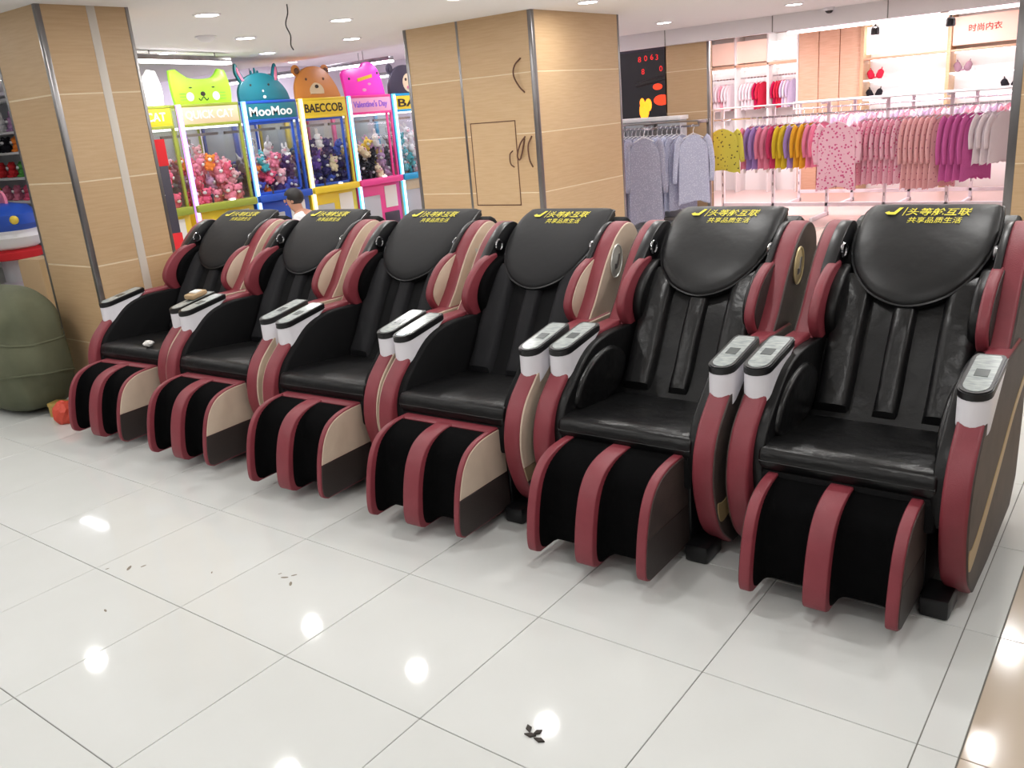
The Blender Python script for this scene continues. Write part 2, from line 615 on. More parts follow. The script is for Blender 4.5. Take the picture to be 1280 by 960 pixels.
def poly_clip(out, zlo, zhi):
    """clip outline (a,b) to zlo<=b<=zhi"""
    def clip(P, keep, zz):
        R = []
        for i in range(len(P)):
            p, q_ = P[i - 1], P[i]
            kp, kq = keep(p), keep(q_)
            if kp != kq:
                f = (zz - p[1]) / (q_[1] - p[1])
                R.append(Vector((p[0] + (q_[0] - p[0]) * f, zz)))
            if kq:
                R.append(Vector((q_[0], q_[1])))
        return R
    P = clip(out, lambda p: p[1] >= zlo, zlo)
    return clip(P, lambda p: p[1] <= zhi, zhi)


def inset(out, d):
    n = len(out)
    area = sum(out[i - 1][0] * out[i][1] - out[i][0] * out[i - 1][1] for i in range(n))
    sg = 1 if area > 0 else -1
    R = []
    for i in range(n):
        tg = (out[(i + 1) % n] - out[i - 1])
        if tg.length < 1e-6:
            continue
        tg.normalize()
        R.append(Vector((out[i][0] - sg * tg[1] * d, out[i][1] + sg * tg[0] * d)))
    return R


def sprism(out, xa, xb, sgn, bev, seg=2):
    lo, hi = sorted((xa * sgn, xb * sgn))
    return prism(out, lo, hi, bev, seg)


def headpad_outline(n=64):
    """(x, s) outline of the head pad: flat top, deep rounded bottom"""
    s1, s0 = SMAX - .006, SMAX - .515
    pts = [(-.212, s1), (0, s1 + .003), (.212, s1), (.243, s1 - .035), (.252, s1 - .11), (.254, s1 - .20), (.238, s1 - .30),
           (.195, s1 - .395), (.118, s1 - .473), (0, s0), (-.118, s1 - .473), (-.195, s1 - .395), (-.238, s1 - .30), (-.254, s1 - .20), (-.252, s1 - .11), (-.243, s1 - .035)]
    return cr(pts, 5, True)


def build_chair(kind):
    A = kind == 'A'
    c = thing('massage_chair', 'x', 'massage chair', (0, 0, 0), 0, 'row of massage chairs')
    blk = 'black_fabric' if A else 'black_leather_gloss'
    side = 'beige_leather' if A else 'brown_leather'
    # base
    bs = obj('base', bx(-.26, .26, .36, 1.15, .03, .34, .02), 'black_plastic', c)
    for sx in (-1, 1):
        for y0 in (.30, 1.0):
            obj('foot', bx(sx * .30 - .045, sx * .30 + .045, y0, y0 + .14, 0, .07, .012), 'black_plastic', bs)
    # leg rest
    lr = obj('leg_rest', bx(-.235, .235, .20, .40, .07, .33, .02), 'black_velvet', c)
    fin = list(LEGP) + [Vector((.30, .045)), Vector((.36, .06))]
    fw, mw_ = (.224, .041) if A else (.212, .038)
    for x0, x1 in ((-.25, -fw), (-mw_, mw_), (fw, .25)):
        obj('fin', prism(fin, x0, x1, .006, 3), 'red_leather', lr)
    band0 = .27 if A else .325
    bpts = [Vector((band0, .30)), Vector((band0, .41)), Vector((band0 + .01, .417)), Vector((.345, .416)), Vector((.36, .40)), Vector((.36, .30))]
    obj('top_band', prism(bpts, -.246, .246, .004), 'red_leather', lr)
    i0 = next(i for i, p in enumerate(LEGP) if p[0] < band0 + .01)
    CH = LEGP[i0:]
    for x0, x1 in ((-fw - .005, -mw_ + .005), (mw_ - .005, fw + .005)):
        def fn(u, v):
            uu = 2 * u - 1
            k = v * (len(CH) - 1)
            i = min(int(k), len(CH) - 2)
            p = CH[i].lerp(CH[i + 1], k - i)
            tg = (CH[min(i + 2, len(CH) - 1)] - CH[max(i - 1, 0)]).normalized()
            tp = min(1, v / .45)
            d = (.06 * (tp * tp * (3 - 2 * tp)) + .035 * v) * max(0, 1 - abs(uu) ** 7) ** .6 + .005
            # inward normal of the profile (towards +y, -z)
            nn = Vector((-tg[1], tg[0]))
            if nn[0] < 0 and abs(tg[1]) > abs(tg[0]):
                nn = -nn
            if abs(tg[0]) >= abs(tg[1]) and nn[1] > 0 and v < .5:
                nn = -nn
            if v > .8:
                nn = Vector((1, .15))
            p = p + nn * d
            return (x0 + (x1 - x0) * u, p[0], p[1])
        obj('calf_channel', grid(fn, 16, 30), 'black_velvet', lr)
    fi = inset(fin, .007)
    for sx in (-1, 1):
        obj('side_panel', sprism(poly_clip(fi, .212, .5), .24, .2535, sx, .002, 1), side, lr)
        obj('lower_panel', sprism(poly_clip(fi, 0, .210), .24, .253, sx, .002, 1), 'dark_leather', lr)
    # arms
    ai = inset(ARM_OUT, .006)
    for sx in (-1, 1):
        ar = obj('arm', sprism(ARM_OUT, .302, .384, sx, .014, 3), 'red_leather', c)
        lin = cr([(.335, .30), (.315, .42), (.35, .52), (.43, .60), (.55, .69), (.68, .725), (.85, .725), (1.05, .70), (1.05, .38), (.6, .36), (.4, .34)], 4, True)
        obj('arm_lining', sprism(lin, .265, .318, sx, .022, 3), 'black_fabric' if A else 'black_leather', ar)
        if not A:
            obj('arm_airbag', sprism(cr([(.42, .50), (.46, .59), (.57, .66), (.72, .675), (.82, .61), (.77, .50), (.63, .455), (.50, .45)], 5, True), .246, .285, sx, .024, 4), 'black_leather_gloss', ar)
        if A:
            obj('side_panel', sprism(poly_clip(ai, .27, .9), .374, .3875, sx, .003, 1), 'beige_leather', ar)
            obj('panel_band', sprism(poly_clip(ai, .205, .268), .374, .3865, sx, .002, 1), 'tan_leather', ar)
            obj('lower_panel', sprism(poly_clip(ai, .0, .203), .374, .3865, sx, .002, 1), 'dark_leather', ar)
        else:
            obj('side_panel', sprism(ai, .374, .3865, sx, .003, 1), 'brown_leather', ar)
            bd = cr([(.305, .255), (.36, .25), (.50, .29), (.75, .40), (1.0, .52), (1.20, .58), (1.21, .55), (1.0, .475), (.75, .34), (.50, .22), (.37, .175), (.322, .185)], 4, True)
            obj('panel_band', sprism(bd, .379, .3885, sx, .001, 1), 'gold_trim', ar)
        # control pod
        xc = sx * .343
        body = [Vector(p) for p in ((.415, .655), (.42, .625), (.44, .618), (.50, .655), (.60, .715), (.67, .742), (.68, .748), (.68, .757), (.415, .728))]
        pod = obj('control_pod', bmesh.new(), 'white_plastic', c)
        bb = bmesh.new()
        NP = 22
        def podring(zt, zb, e):
            out = []
            for (dx, dy) in pod_o:
                yy = .415 + e + dy * (PODL - 2 * e)
                out.append((xc + dx * (1 - e * 8), yy))
            return out
        hw = .049
        pod_o = [(-hw * math.cos(math.pi * k / 10), .17 - .17 * math.sin(math.pi * k / 10)) for k in range(11)] + [(hw, .93), (hw * .8, 1.0), (-hw * .8, 1.0), (-hw, .93)]
        topz = lambda y: .704 + (y - .415) * .16
        botz = lambda y: .590 + max(0, (y - .44)) * .52 if y < .68 else .742
        R1 = []
        R2 = []
        for dx, dy in pod_o:
            y = .415 + dy * PODL
            drop = .018 * (1 - (abs(dx) / hw) ** 2) if dy < .25 else 0
            R1.append(bb.verts.new((xc + dx, y, min(topz(y) - .004, botz(y)) - drop)))
            R2.append(bb.verts.new((xc + dx, y, topz(y))))
        n = len(pod_o)
        bb.faces.new(R1)
        bb.faces.new(R2[::-1])
        for k in range(n):
            bb.faces.new((R1[k], R1[(k + 1) % n], R2[(k + 1) % n], R2[k]))
        bmesh.ops.recalc_face_normals(bb, faces=bb.faces)
        bb.to_mesh(pod.data)
        bb.free()
        for p in pod.data.polygons:
            p.use_smooth = True
        pod.data.set_sharp_from_angle(angle=math.radians(40))
        def plate(nm, sc_, z0, z1, m_, bev=0.):
            q_ = bmesh.new()
            lo_, hi_ = [], []
            for dx, dy in pod_o:
                y = .415 + (.5 + (dy - .5) * (1 - (1 - sc_) * .36)) * PODL if sc_ < 1 else .415 + (.5 + (dy - .5) * 1.015) * PODL
                lo_.append(q_.verts.new((xc + dx * sc_, y, topz(y) + z0)))
                hi_.append(q_.verts.new((xc + dx * sc_, y, topz(y) + z1)))
            q_.faces.new(lo_)
            f_ = q_.faces.new(hi_[::-1])
            for k in range(n):
                q_.faces.new((lo_[k], lo_[(k + 1) % n], hi_[(k + 1) % n], hi_[k]))
            bmesh.ops.recalc_face_normals(q_, faces=q_.faces)
            if bev:
                bmesh.ops.bevel(q_, geom=list(f_.edges), offset=bev, segments=2, affect='EDGES')
            return obj(nm, q_, m_, pod)
        plate('pod_rim', 1.03, -.002, .024, 'black_plastic', .004)
        plate('screen', .76, .02, .0255, 'screen_grey')
        dm = bx(xc - .02, xc + .02, -.026, .026, 0, .0015)
        dd = obj('display', dm, 'display_dark', pod, (0, .555, topz(.555) + .0254), (math.atan(.16), 0, 0))
    # side shells, shoulder pads
    si = inset(SHELL_OUT, .006)
    for sx in (-1, 1):
        sh = obj('side_shell', sprism(SHELL_OUT, .290, .370, sx, .014, 3), 'red_leather', c)
        obj('shell_panel', sprism(si, .360, .3735, sx, .003, 1), side, sh)
        rg = obj('speaker_ring', tube([(sx * .266, 1.14 + .026 * math.cos(a), 1.018 + .026 * math.sin(a)) for a in [2 * math.pi * k / 18 for k in range(18)]], .006, 6, True), 'chrome', sh)
        obj('speaker_cover', sprism(cr([(1.025, .935), (1.09, 1.012), (1.19, 1.088), (1.28, 1.115), (1.33, 1.08), (1.25, .98), (1.12, .91)], 4, True), .272, .322 if sx < 0 else .297, sx, .004), 'black_plastic', sh)
        wg = obj('shoulder_pad', sprism(WING_OUT, .266, .306, sx, .013, 4), 'red_leather', c)
        wi = cr([(.95, .712), (.895, .74), (.862, .79), (.87, .84), (.93, .91), (1.015, .957), (1.10, .973), (1.035, .87), (.99, .78)], 4, True)
        obj('outer_inset', sprism(wi, .29, .3095, sx, .003), 'beige_leather' if A else 'dark_leather', wg)
        wl = cr([(.995, .665), (.945, .72), (.922, .785), (.94, .85), (.995, .91), (1.07, .95), (1.14, .965), (1.20, .90), (1.15, .75), (1.07, .655)], 4, True)
        obj('inner_lining', sprism(wl, .226, .274, sx, .016, 3), 'black_velvet' if A else 'black_leather', wg)
    # seat
    so = cr([(.33, .415), (.312, .445), (.315, .48), (.337, .503), (.40, .508), (.60, .49), (.80, .468), (.90, .46), (.93, .42), (.80, .40), (.5, .405), (.375, .408)], 4, True)
    st = obj('seat', prism(so, -.284, .284, .018, 3), 'black_leather' if A else 'black_leather_gloss', c)
    if not A:
        st.location.z = -.02
    obj('seat_base', bx(-.285, .285, .315, 1.0, .30, .425, .018), 'black_fabric', st)
    obj('seat_piping', tube([(x, .316, .455) for x in (-.28, 0, .28)], .006, 6), 'black_plastic', st)
    # backrest
    bo = [Vector(p) for p in BACK] + [Vector(p) for p in cr([(1.47, 1.10), (1.50, 1.05), (1.49, .93), (1.42, .72), (1.30, .45), (1.15, .35), (.85, .36)], 4)]
    bk = obj('backrest', prism(bo, -.299, .299, .03, 3), blk if A else 'black_leather', c)
    gm = 'grey_fabric' if A else 'grey_leather_gloss'
    for sx in (-1, 1):
        x0, x1 = sorted((sx * .125, sx * .262))
        obj('back_bolster', strip_pad(x0, x1, .02, .60, .045), gm, bk)
    obj('back_ridge', strip_pad(-.045, .045, .02, .55, .035), gm, bk)
    # head pad
    ol = headpad_outline()
    cx_, cs_ = 0, SMAX - .23
    hb = bmesh.new()
    rings = []
    for k, rr in enumerate((1.0, 1.0, .985, .95, .85, .65, .4, .15)):
        d = (.012, .03, .042, .050, .057, .061, .063, .064)[k]
        rings.append([hb.verts.new((p[0] * rr, *B(cs_ + (p[1] - cs_) * rr, d))) for p in ol])
    for R_, S_ in zip(rings, rings[1:]):
        for k in range(len(ol)):
            hb.faces.new((R_[k], R_[(k + 1) % len(ol)], S_[(k + 1) % len(ol)], S_[k]))
    hb.faces.new(rings[-1])
    hp = obj('head_pad', hb, 'pad_fabric' if A else 'pad_leather_gloss', c, smooth=60)
    obj('piping', tube([(p[0] * .992, *B(cs_ + (p[1] - cs_) * .992, .036)) for p in ol], .0065, 6, True), 'black_plastic', hp)

    def on_pad(me, x, sv, lift=.0655):
        for v in me.vertices:
            xx, ss = x + v.co.x, sv + v.co.y
            y, z = B(ss, lift - .012 * min(1, max(0, (ss - (SMAX - .10)) / .1)) + v.co.z)
            v.co = (xx, y, z)
        return me
    t1 = fit_text(text_mesh('头等舱互联', 1, bold=.010, shear=.12), .228, .05)
    obj('lettering', on_pad(t1, .03, SMAX - .088), 'yellow_print', hp)
    t2 = fit_text(text_mesh('共享品质生活', 1, bold=.006, shear=.12), .192, .033)
    obj('lettering', on_pad(t2, .025, SMAX - .137), 'yellow_print', hp)
    lg = bmesh.new()
    prism([(-.03, -.008), (-.018, -.02), (.012, -.02), (.030, .028), (.016, .028), (.003, -.006), (-.012, -.006), (-.016, .002)], 0, .0008, axis='z', bm=lg)
    prism([(.038, -.026), (.041, -.026), (.047, .03), (.044, .03)], 0, .0008, axis='z', bm=lg)
    lm_ = bpy.data.meshes.new('logo')
    lg.to_mesh(lm_)
    lg.free()
    obj('logo', on_pad(lm_, -.135, SMAX - .088), 'yellow_print', hp)
    return c


chA = build_chair('A')
chB = build_chair('B')
CH_POS = [(-1.45, .80, 4.0, 'A', 0), (-.645, .81, 2.5, 'A', 0), (.215, .81, 3.0, 'A', 0), (1.018, .815, 2.0, 'A', 0), (1.81, .875, .6, 'B', 0), (2.605, .91, -.4, 'B', .06)]
CH_LAB = ['massage chair with beige sides at the end of the row by the wood pillar',
          'massage chair with beige sides, second in the row from the wood pillar',
          'massage chair with beige sides, third in the row from the wood pillar',
          'beige-sided massage chair with a silver emblem, next to the glossy brown-sided chair',
          'glossy massage chair with brown sides and gold emblem, between a beige-sided and another brown chair',
          'glossy brown-sided massage chair at the row end beside the beige floor border']
chairs = []
for i, (x, y, r, k, dl) in enumerate(CH_POS):
    src = chA if k == 'A' else chB
    first = not any(q_[3] == k for q_ in CH_POS[:i])
    if first:
        o = src
        proto_children = None
    else:
        o = copy_tree(src)
    chairs.append(o)
for (x, y, r, k, dl), o, lb in zip(CH_POS, chairs, CH_LAB):
    a = math.radians(r)
    # local pivot: front centre of the leg rest
    o.location = (x + 0, y, 0)
    o.rotation_euler = (0, 0, a)
    o['label'] = lb
    for ch in o.children:
        if dl and ch.name.split('.')[0] == 'leg_rest':
            ch.location.y += dl
            ch.location.z += .012
            ch.scale.z = .925


def shell_of(o, right=True):
    L = [c for c in o.children if c.name.split('.')[0] == 'side_shell']
    return max(L, key=lambda c: c.data.vertices[0].co.x) if right else min(L, key=lambda c: c.data.vertices[0].co.x)


def emblem(o, m, big):
    sh = shell_of(o)
    pts = [(1.155 + .052 * math.cos(a) + .014 * math.sin(a), .955 + .072 * math.sin(a)) for a in [2 * math.pi * k / 28 for k in range(28)]]
    e_ = obj('emblem', prism(pts, .372, .378, .002), m, sh)
    ring = [(.3785, p[0] * .999, p[1]) for p in pts]
    obj('emblem_ring', tube(ring, .004, 6, True), 'silver' if m != 'gold' else 'gold', sh)
    if big:
        obj('emblem_mark', prism([(1.135, .92), (1.17, .925), (1.19, .985), (1.172, .985), (1.155, .943), (1.137, .945)], .377, .381, .001), 'steel', sh)


emblem(chairs[3], 'silver', True)
emblem(chairs[4], 'gold', True)
obj('emblem', prism([(1.13, .93), (1.16, .90), (1.19, .95), (1.20, 1.01), (1.175, .985), (1.15, .995), (1.155, .955)], .372, .3755, .001), 'silver', shell_of(chairs[2]))
# lit display on the fourth chair's far pod
pods = [c for c in chairs[3].children if c.name.split('.')[0] == 'control_pod']
pl = min(pods, key=lambda c: c.data.vertices[0].co.x)
for c_ in pl.children:
    if c_.name.split('.')[0] == 'display':
        c_.data = c_.data.copy()
        c_.data.materials.clear()
        c_.data.materials.append(MATS['display_lit'])
        c_.location = (0, .46, .704 + .045 * .16 + .0257)

# ------------------------------------------------------------------ small things among the chairs
tp = thing('tissue_pack', 'small tissue pack lying on the first chair\'s armrest console', 'tissue pack', (-1.15, 1.42, .7625), math.radians(4))
tp.rotation_euler.x = math.atan(.16)
obj('pack', bx(-.04, .04, -.055, .055, 0, .028, .008), 'cardboard', tp)
obj('flap', bx(-.03, .03, -.02, .03, .026, .034, .003), 'paper', tp)
cb = bmesh.new()
bmesh.ops.create_icosphere(cb, subdivisions=2, radius=.03)
for v in cb.verts:
    v.co *= random.uniform(.75, 1.25)
    v.co.z = v.co.z * .6 + .02
tag(obj('crumpled_paper', cb, 'paper', None, (-1.33, 1.17, .509), smooth=0), 'crumpled white paper on the seat edge of the end massage chair', 'paper')
rb = thing('gift_box', 'small gold box on the floor against the olive bag', 'box', (-2.27, 1.0, 0), .4)
obj('carton', bx(-.05, .05, -.04, .04, 0, .09, .004), 'brass_box', rb)
obj('lid', bx(-.053, .053, -.043, .043, .07, .095, .004), 'brass_box', rb)
cb = bmesh.new()
bmesh.ops.create_icosphere(cb, subdivisions=3, radius=.075)
for v in cb.verts:
    v.co *= random.uniform(.9, 1.08)
    v.co.z = max(-.06, v.co.z * 1.1) + .06
tag(obj('plastic_bag', cb, 'clay_red', None, (-2.09, .95, 0), smooth=0), 'small crumpled red plastic bag beside the leg rest of the end chair', 'bag')
lf = bmesh.new()
for (dx, dy, a) in ((0, 0, .3), (.022, .008, 1.2), (.012, .012, 2.4), (.032, .0, .1)):
    pts = [(0, 0), (.02, .008), (.035, 0), (.02, -.009)]
    ca, sa = math.cos(a), math.sin(a)
    prism([(dx + p[0] * ca - p[1] * sa, dy + p[0] * sa + p[1] * ca) for p in pts], .0, .006, .0015, axis='z', bm=lf)
tag(obj('dry_leaf', lf, 'dark_print', None, (2.1, .1, 0)), 'small crumpled dark leaf on the white floor tiles', 'leaf')
for (x, y, r) in ((.13, .07, .010), (.17, .11, .006), (.78, .34, .008), (.84, .32, .008), (.80, .37, .006), (.48, .22, .004), (.36, -.16, .006), (.74, .35, .004), (.05, .02, .004)):
    cb = lathe([(r * .3, .0014), (r, .0005), (r, 0)], 9, sx=2.0, sy=.7)
    tag(obj('dirt_speck', cb, 'dirt', None, (x, y, 0), (0, 0, random.random() * 3)), 'flat dark dirt speck stuck on the white floor tiles', 'dirt', 'dirt specks on the tiles')

# olive canvas bag
def sgn_pow(v, e):
    return math.copysign(abs(v) ** e, v)
def bagfn(u, v):
    a = 2 * math.pi * u
    ph = math.pi * (v - .5)
    r = max(0, math.cos(ph)) ** .34
    zz = sgn_pow(math.sin(ph), .55)
    z = .40 + .385 * zz
    ca, sa = sgn_pow(math.cos(a), .62), sgn_pow(math.sin(a), .62)
    crease = .022 * math.sin(3.2 * z * 6 + 1.5 * ca + .8 * math.sin(4 * a)) + .014 * math.sin(11 * a + 6 * z) + .01 * math.sin(27 * z + 5 * a)
    k = 1 + crease * (1 if z > .05 else .3)
    top = max(0, (z - .55)) * .35
    return (.62 * r * ca * k * (1 - top * .3), .245 * r * sa * k * (1 - top), max(0, z + .03 * math.sin(3 * a + 1) * max(0, zz) + .02 * ca * max(0, zz)))
bg = grid(bagfn, 72, 44)
bmesh.ops.remove_doubles(bg, verts=bg.verts, dist=.0005)
bag = thing('canvas_bag', 'big stuffed olive green canvas bag slumped against the wooden pillar', 'bag', (-2.91, 1.012, 0), 0)
obj('sack', bg, 'canvas_green', bag, smooth=80)
for zc, am in ((.27, .03), (.50, .025)):
    pts = []
    for k in range(64):
        a = 2 * math.pi * k / 64
        z = zc + am * math.sin(2 * a + zc * 9)
        p_ = bagfn(k / 64, .5 + math.asin(max(-1, min(1, sgn_pow((z - .40) / .385, 1 / .55)))) / math.pi)
        pts.append((p_[0] * 1.003, p_[1] * 1.003, p_[2]))
    obj('seam', tube(pts, .008, 6, True), 'canvas_green', bag)

# ------------------------------------------------------------------ claw machines
def plush_mesh(nm, body, ear, face, ears):
    b = bmesh.new()
    ball((0, 0, .045), .045, 8, b, (1, .95, 1))
    ball((0, -.005, .11), .042, 8, b, (1.1, 1, .95))
    n_body = len(b.faces)
    for sx in (-1, 1):
        ball((sx * .040, -.015, .055), .016, 6, b, (1, 1, 1.5))
        ball((sx * .024, -.030, .016), .018, 6, b, (1, 1.3, .9))
    if ears == 'long':
        for sx in (-1, 1):
            ball((sx * .02, 0, .17), .014, 6, b, (1, .7, 2.6))
    else:
        for sx in (-1, 1):
            ball((sx * .033, 0, .145), .016, 6, b)
    nb = len(b.faces)
    ball((0, -.043, .10), .017, 6, b, (1.2, .7, .9))
    nf = len(b.faces)
    for sx in (-1, 1):
        ball((sx * .017, -.045, .12), .0055, 6, b)
    d = bpy.data.meshes.new(nm)
    bmesh.ops.recalc_face_normals(b, faces=b.faces)
    b.faces.ensure_lookup_table()
    for i, f in enumerate(b.faces):
        f.material_index = 0 if i < nb else (1 if i < nf else 2)
        f.smooth = True
    b.to_mesh(d)
    b.free()
    for k in (body, face, 'hair_black'):
        d.materials.append(MATS[k])
    return d


for nm, c_ in (('pl_pink', s(238, 140, 168)), ('pl_rose', s(240, 104, 140)), ('pl_pale', s(246, 190, 204)), ('pl_white', s(238, 236, 238)), ('pl_blue', s(66, 90, 190)),
               ('pl_navy', s(52, 46, 104)), ('pl_purple', s(120, 86, 190)), ('pl_yellow', s(242, 214, 90)), ('pl_cream', s(244, 226, 190)), ('pl_black', s(34, 34, 40)),
               ('pl_orange', s(244, 140, 58)), ('pl_green', s(90, 160, 80)), ('pl_red', s(214, 52, 58)), ('pl_mauve', s(190, 150, 190)), ('pl_teal', s(80, 180, 190))):
    mat(nm, c_, .9, spec=.2)
PL = {}


LONG = ('white', 'purple', 'mauve')


def plush(kind, loc, lab, grp, rot=None, k=1.):
    if kind not in PL:
        PL[kind] = plush_mesh('plush_toy', 'pl_' + kind, None, 'pl_white' if kind not in ('white', 'cream') else 'pl_pale', 'long' if kind in LONG else 'round')
    o = obj('plush_toy', PL[kind], None, None, loc, rot)
    o.scale = (k, k, k)
    return tag(o, lab, 'plush toy', grp)


def settle(toys, x0, x1, y0, y1, zfloor):
    """let a heap of toys come to rest without passing through each other.
    toys: [centre, [(offset, radius), ...]]; x across, y depth, z up"""
    N = len(toys)
    for it in range(250):
        for T in toys:
            if it < 215:
                T[0].z -= .0035
            for off, r in T[1]:
                p = T[0] + off
                T[0].x += max(0, x0 + r - p.x) - max(0, p.x + r - x1)
                T[0].y += max(0, y0 + r - p.y) - max(0, p.y + r - y1)
                T[0].z += max(0, zfloor(p.y) + r - p.z)
                p = T[0] + off
                if p.y < .31 < p.y + r and p.z < 1.16:
                    T[0].y -= p.y + r - .31
        for i in range(N):
            A = toys[i]
            for j in range(i + 1, N):
                C_ = toys[j]
                if (A[0] - C_[0]).length_squared > .1:
                    continue
                for oa, ra in A[1]:
                    pa = A[0] + oa
                    for oc, rc_ in C_[1]:
                        dv = pa - C_[0] - oc
                        dl = dv.length
                        if 1e-6 < dl < ra + rc_:
                            m = dv * ((ra + rc_ - dl) / dl * .5)
                            A[0] += m
                            pa += m
                            C_[0] -= m


for nm, c_ in (('cm_yellow', s(236, 206, 56)), ('cm_lime', s(150, 162, 62)), ('cm_green', s(96, 176, 96)), ('cm_blue', s(36, 84, 190)), ('cm_teal', s(28, 112, 128)), ('cm_orange', s(214, 140, 66)),
               ('cm_pink', s(236, 74, 150)), ('cm_hot', s(240, 60, 190)), ('cm_lpink', s(240, 176, 206)), ('cm_dark', s(60, 56, 70)), ('cm_purple', s(150, 100, 220)), ('cm_cream', s(226, 206, 170)),
               ('cm_ear', s(214, 120, 150)), ('cm_brown', s(104, 66, 44)), ('cm_grey', s(190, 194, 200)), ('cm_cyan', s(40, 160, 210))):
    mat(nm, c_, .35)
mat('cm_catlime', s(168, 236, 60), .35, emit=.25)
mat('cm_catwhite', s(255, 255, 250), .35, emit=.8)
mat('cm_hotglow', s(240, 60, 190), .3, emit=.25)
for nm, c_ in (('led_violet', (.52, .26, .95)), ('led_blue', (.16, .42, 1)), ('led_warm', (1, .80, .25)), ('led_cyan', (.10, .62, .95)), ('led_white', (1, 1, 1))):
    mat(nm, c_, emit=2.4 if nm == 'led_white' else 1.1, ecol=c_)  # coloured ones imitate the glow around the LEDs; white is the LED itself


def claw_machine(y0, label, base, frame, halo, sign_m, txt, txt_m, topper, blue_door=False, lower='cm_yellow', w=.80):
    c = thing('claw_machine', label, 'claw machine', (-5.0, y0, 0), math.pi / 2, 'row of claw machines')
    d = .82
    f = .022
    hw = w / 2 - .012
    X0, X1 = w / 2 - hw, w / 2 + hw
    cab = obj('cabinet', bx(X0, X1, .02, d, .02, .93, .012), lower, c)
    obj('coin_panel', bx(X0 + .08, X1 - .40, .006, .03, .35, .74, .006), 'cm_grey', cab)
    obj('prize_door', bx(X1 - .34, X1 - .07, .006, .03, .22, .50, .008), 'cm_dark', cab)
    obj('notice', bx(X1 - .30, X1 - .08, .010, .03, .56, .84, .002), 'paper', cab)
    dk = obj('control_deck', bx(X0, X1, -.07, .030, .88, .96, .012), frame, c)
    obj('joystick', lathe([(.012, 0), (.008, .05), (.018, .07), (.018, .09), (.004, .10)], 10, loc=(w / 2 - .15, -.01, .958)), 'cm_dark', dk)
    obj('button', lathe([(.03, 0), (.028, .016), (.01, .02)], 12, loc=(w / 2 + .1, -.01, .958)), 'led_white', dk)
    for x in (X0, X1 - .03):
        for y in (0., d - .03):
            obj('post', bx(x, x + .03, y, y + .03, .9, 1.975, .004), frame, c)
    obj('back_panel', bx(X0, X1, d - .02, d, .93, 1.97), 'cm_grey', c)
    obj('roof', bx(X0, X1, 0, d, 1.95, 1.985, .006), frame, c)
    lid = obj('light_panel', bx(X0 + .06, X1 - .06, .15, d - .1, 1.74, 1.76), 'box_emit', c)
    ls = obj('led_halo', bx(X0 - .008, X0 + .050, -.024, .002, .30, 1.985, .006), halo, c)  # wide dim bar standing in for the coloured halo around the white core
    obj('led_core', bx(X0 + .004, X0 + .034, -.034, -.02, .32, 1.97, .006), 'led_white', ls)
    obj('glass_pane', bx(X0 + .03, X1 - .03, .006, .010, .96, 1.78), 'pane_glass', c, smooth=0)
    for x in (X0 + .004, X1 - .008):
        obj('glass_pane', bx(x, x + .004, .03, d - .03, .96, 1.95), 'pane_glass', c, smooth=0)
    sg = obj('sign_board', bx(X0 + .024, X1 - .024, -.012, .03, 1.775, 1.965, .006), sign_m, c)
    obj('sign_rail', bx(X0 + .02, X1 - .02, -.016, .03, 1.955, 1.985, .004), frame, sg)
    obj('sign_rail', bx(X0 + .02, X1 - .02, -.016, .03, 1.755, 1.785, .004), frame, sg)
    tmh = fit_text(text_mesh(txt, 1, .012, .02), .60, .10)
    for v in tmh.vertices:
        v.co.z *= .15
    obj('lettering', tmh, txt_m, sg, (w / 2, -.0135, 1.868), (math.pi / 2, 0, 0))
    # door frame bars
    dm = 'cm_blue' if blue_door else frame
    for q_ in () if lower == 'cm_yellow' and not blue_door else ((X0 + .03, X0 + .06, .96, 1.76), (X1 - .12, X1 - .09, .96, 1.76)):
        obj('door_bar', bx(q_[0], q_[1], -.006, .014, q_[2], q_[3], .004), dm, c)
    if blue_door:
        obj('door_bar', bx(X0 + .03, X1 - .09, -.006, .014, 1.73, 1.76, .004), dm, c)
        obj('door_bar', bx(X0 + .03, X1 - .09, -.006, .014, .96, .99, .004), dm, c)
    # claw
    ga = obj('gantry', bx(X0 + .03, X1 - .03, d * .5, d * .5 + .03, 1.66, 1.69), 'steel', c)
    obj('claw_cable', tube([(w / 2 - .05, d * .5, 1.665), (w / 2 - .05, d * .5, 1.63)], .006, 6), 'chrome', ga)
    obj('claw_head', lathe([(.012, .06), (.03, .05), (.03, 0), (.02, -.01)], 10, loc=(w / 2 - .05, d * .5, 1.585)), 'chrome', ga)
    for a in (0, 2.1, 4.2):
        dx, dy = math.cos(a), math.sin(a)
        obj('claw_finger', tube(cr([(w / 2 - .05 + dx * r_, d * .5 + dy * r_, z_) for r_, z_ in ((.02, 1.59), (.07, 1.565), (.075, 1.51), (.03, 1.465))], 4), .006, 6), 'chrome', ga)
    obj('heap_platform', bx(X0 + .035, X1 - .035, .31, d - .07, .925, 1.16, .01), 'cm_grey', c)
    # back mullion seen through the glass
    obj('inner_post', bx(w / 2 + .02, w / 2 + .07, d - .06, d - .02, .95, 1.75, .004), frame, c)
    topper(c, w)
    return c


def disc(parent, nm, x, z, r, y, m, sx=1., sz=1., n=16):
    pts = [(x + r * sx * math.cos(2 * math.pi * k / n), z + r * sz * math.sin(2 * math.pi * k / n)) for k in range(n)]
    return obj(nm, prism(pts, y - .006, y, .001, 1, axis='y'), m, parent)


TY = .05


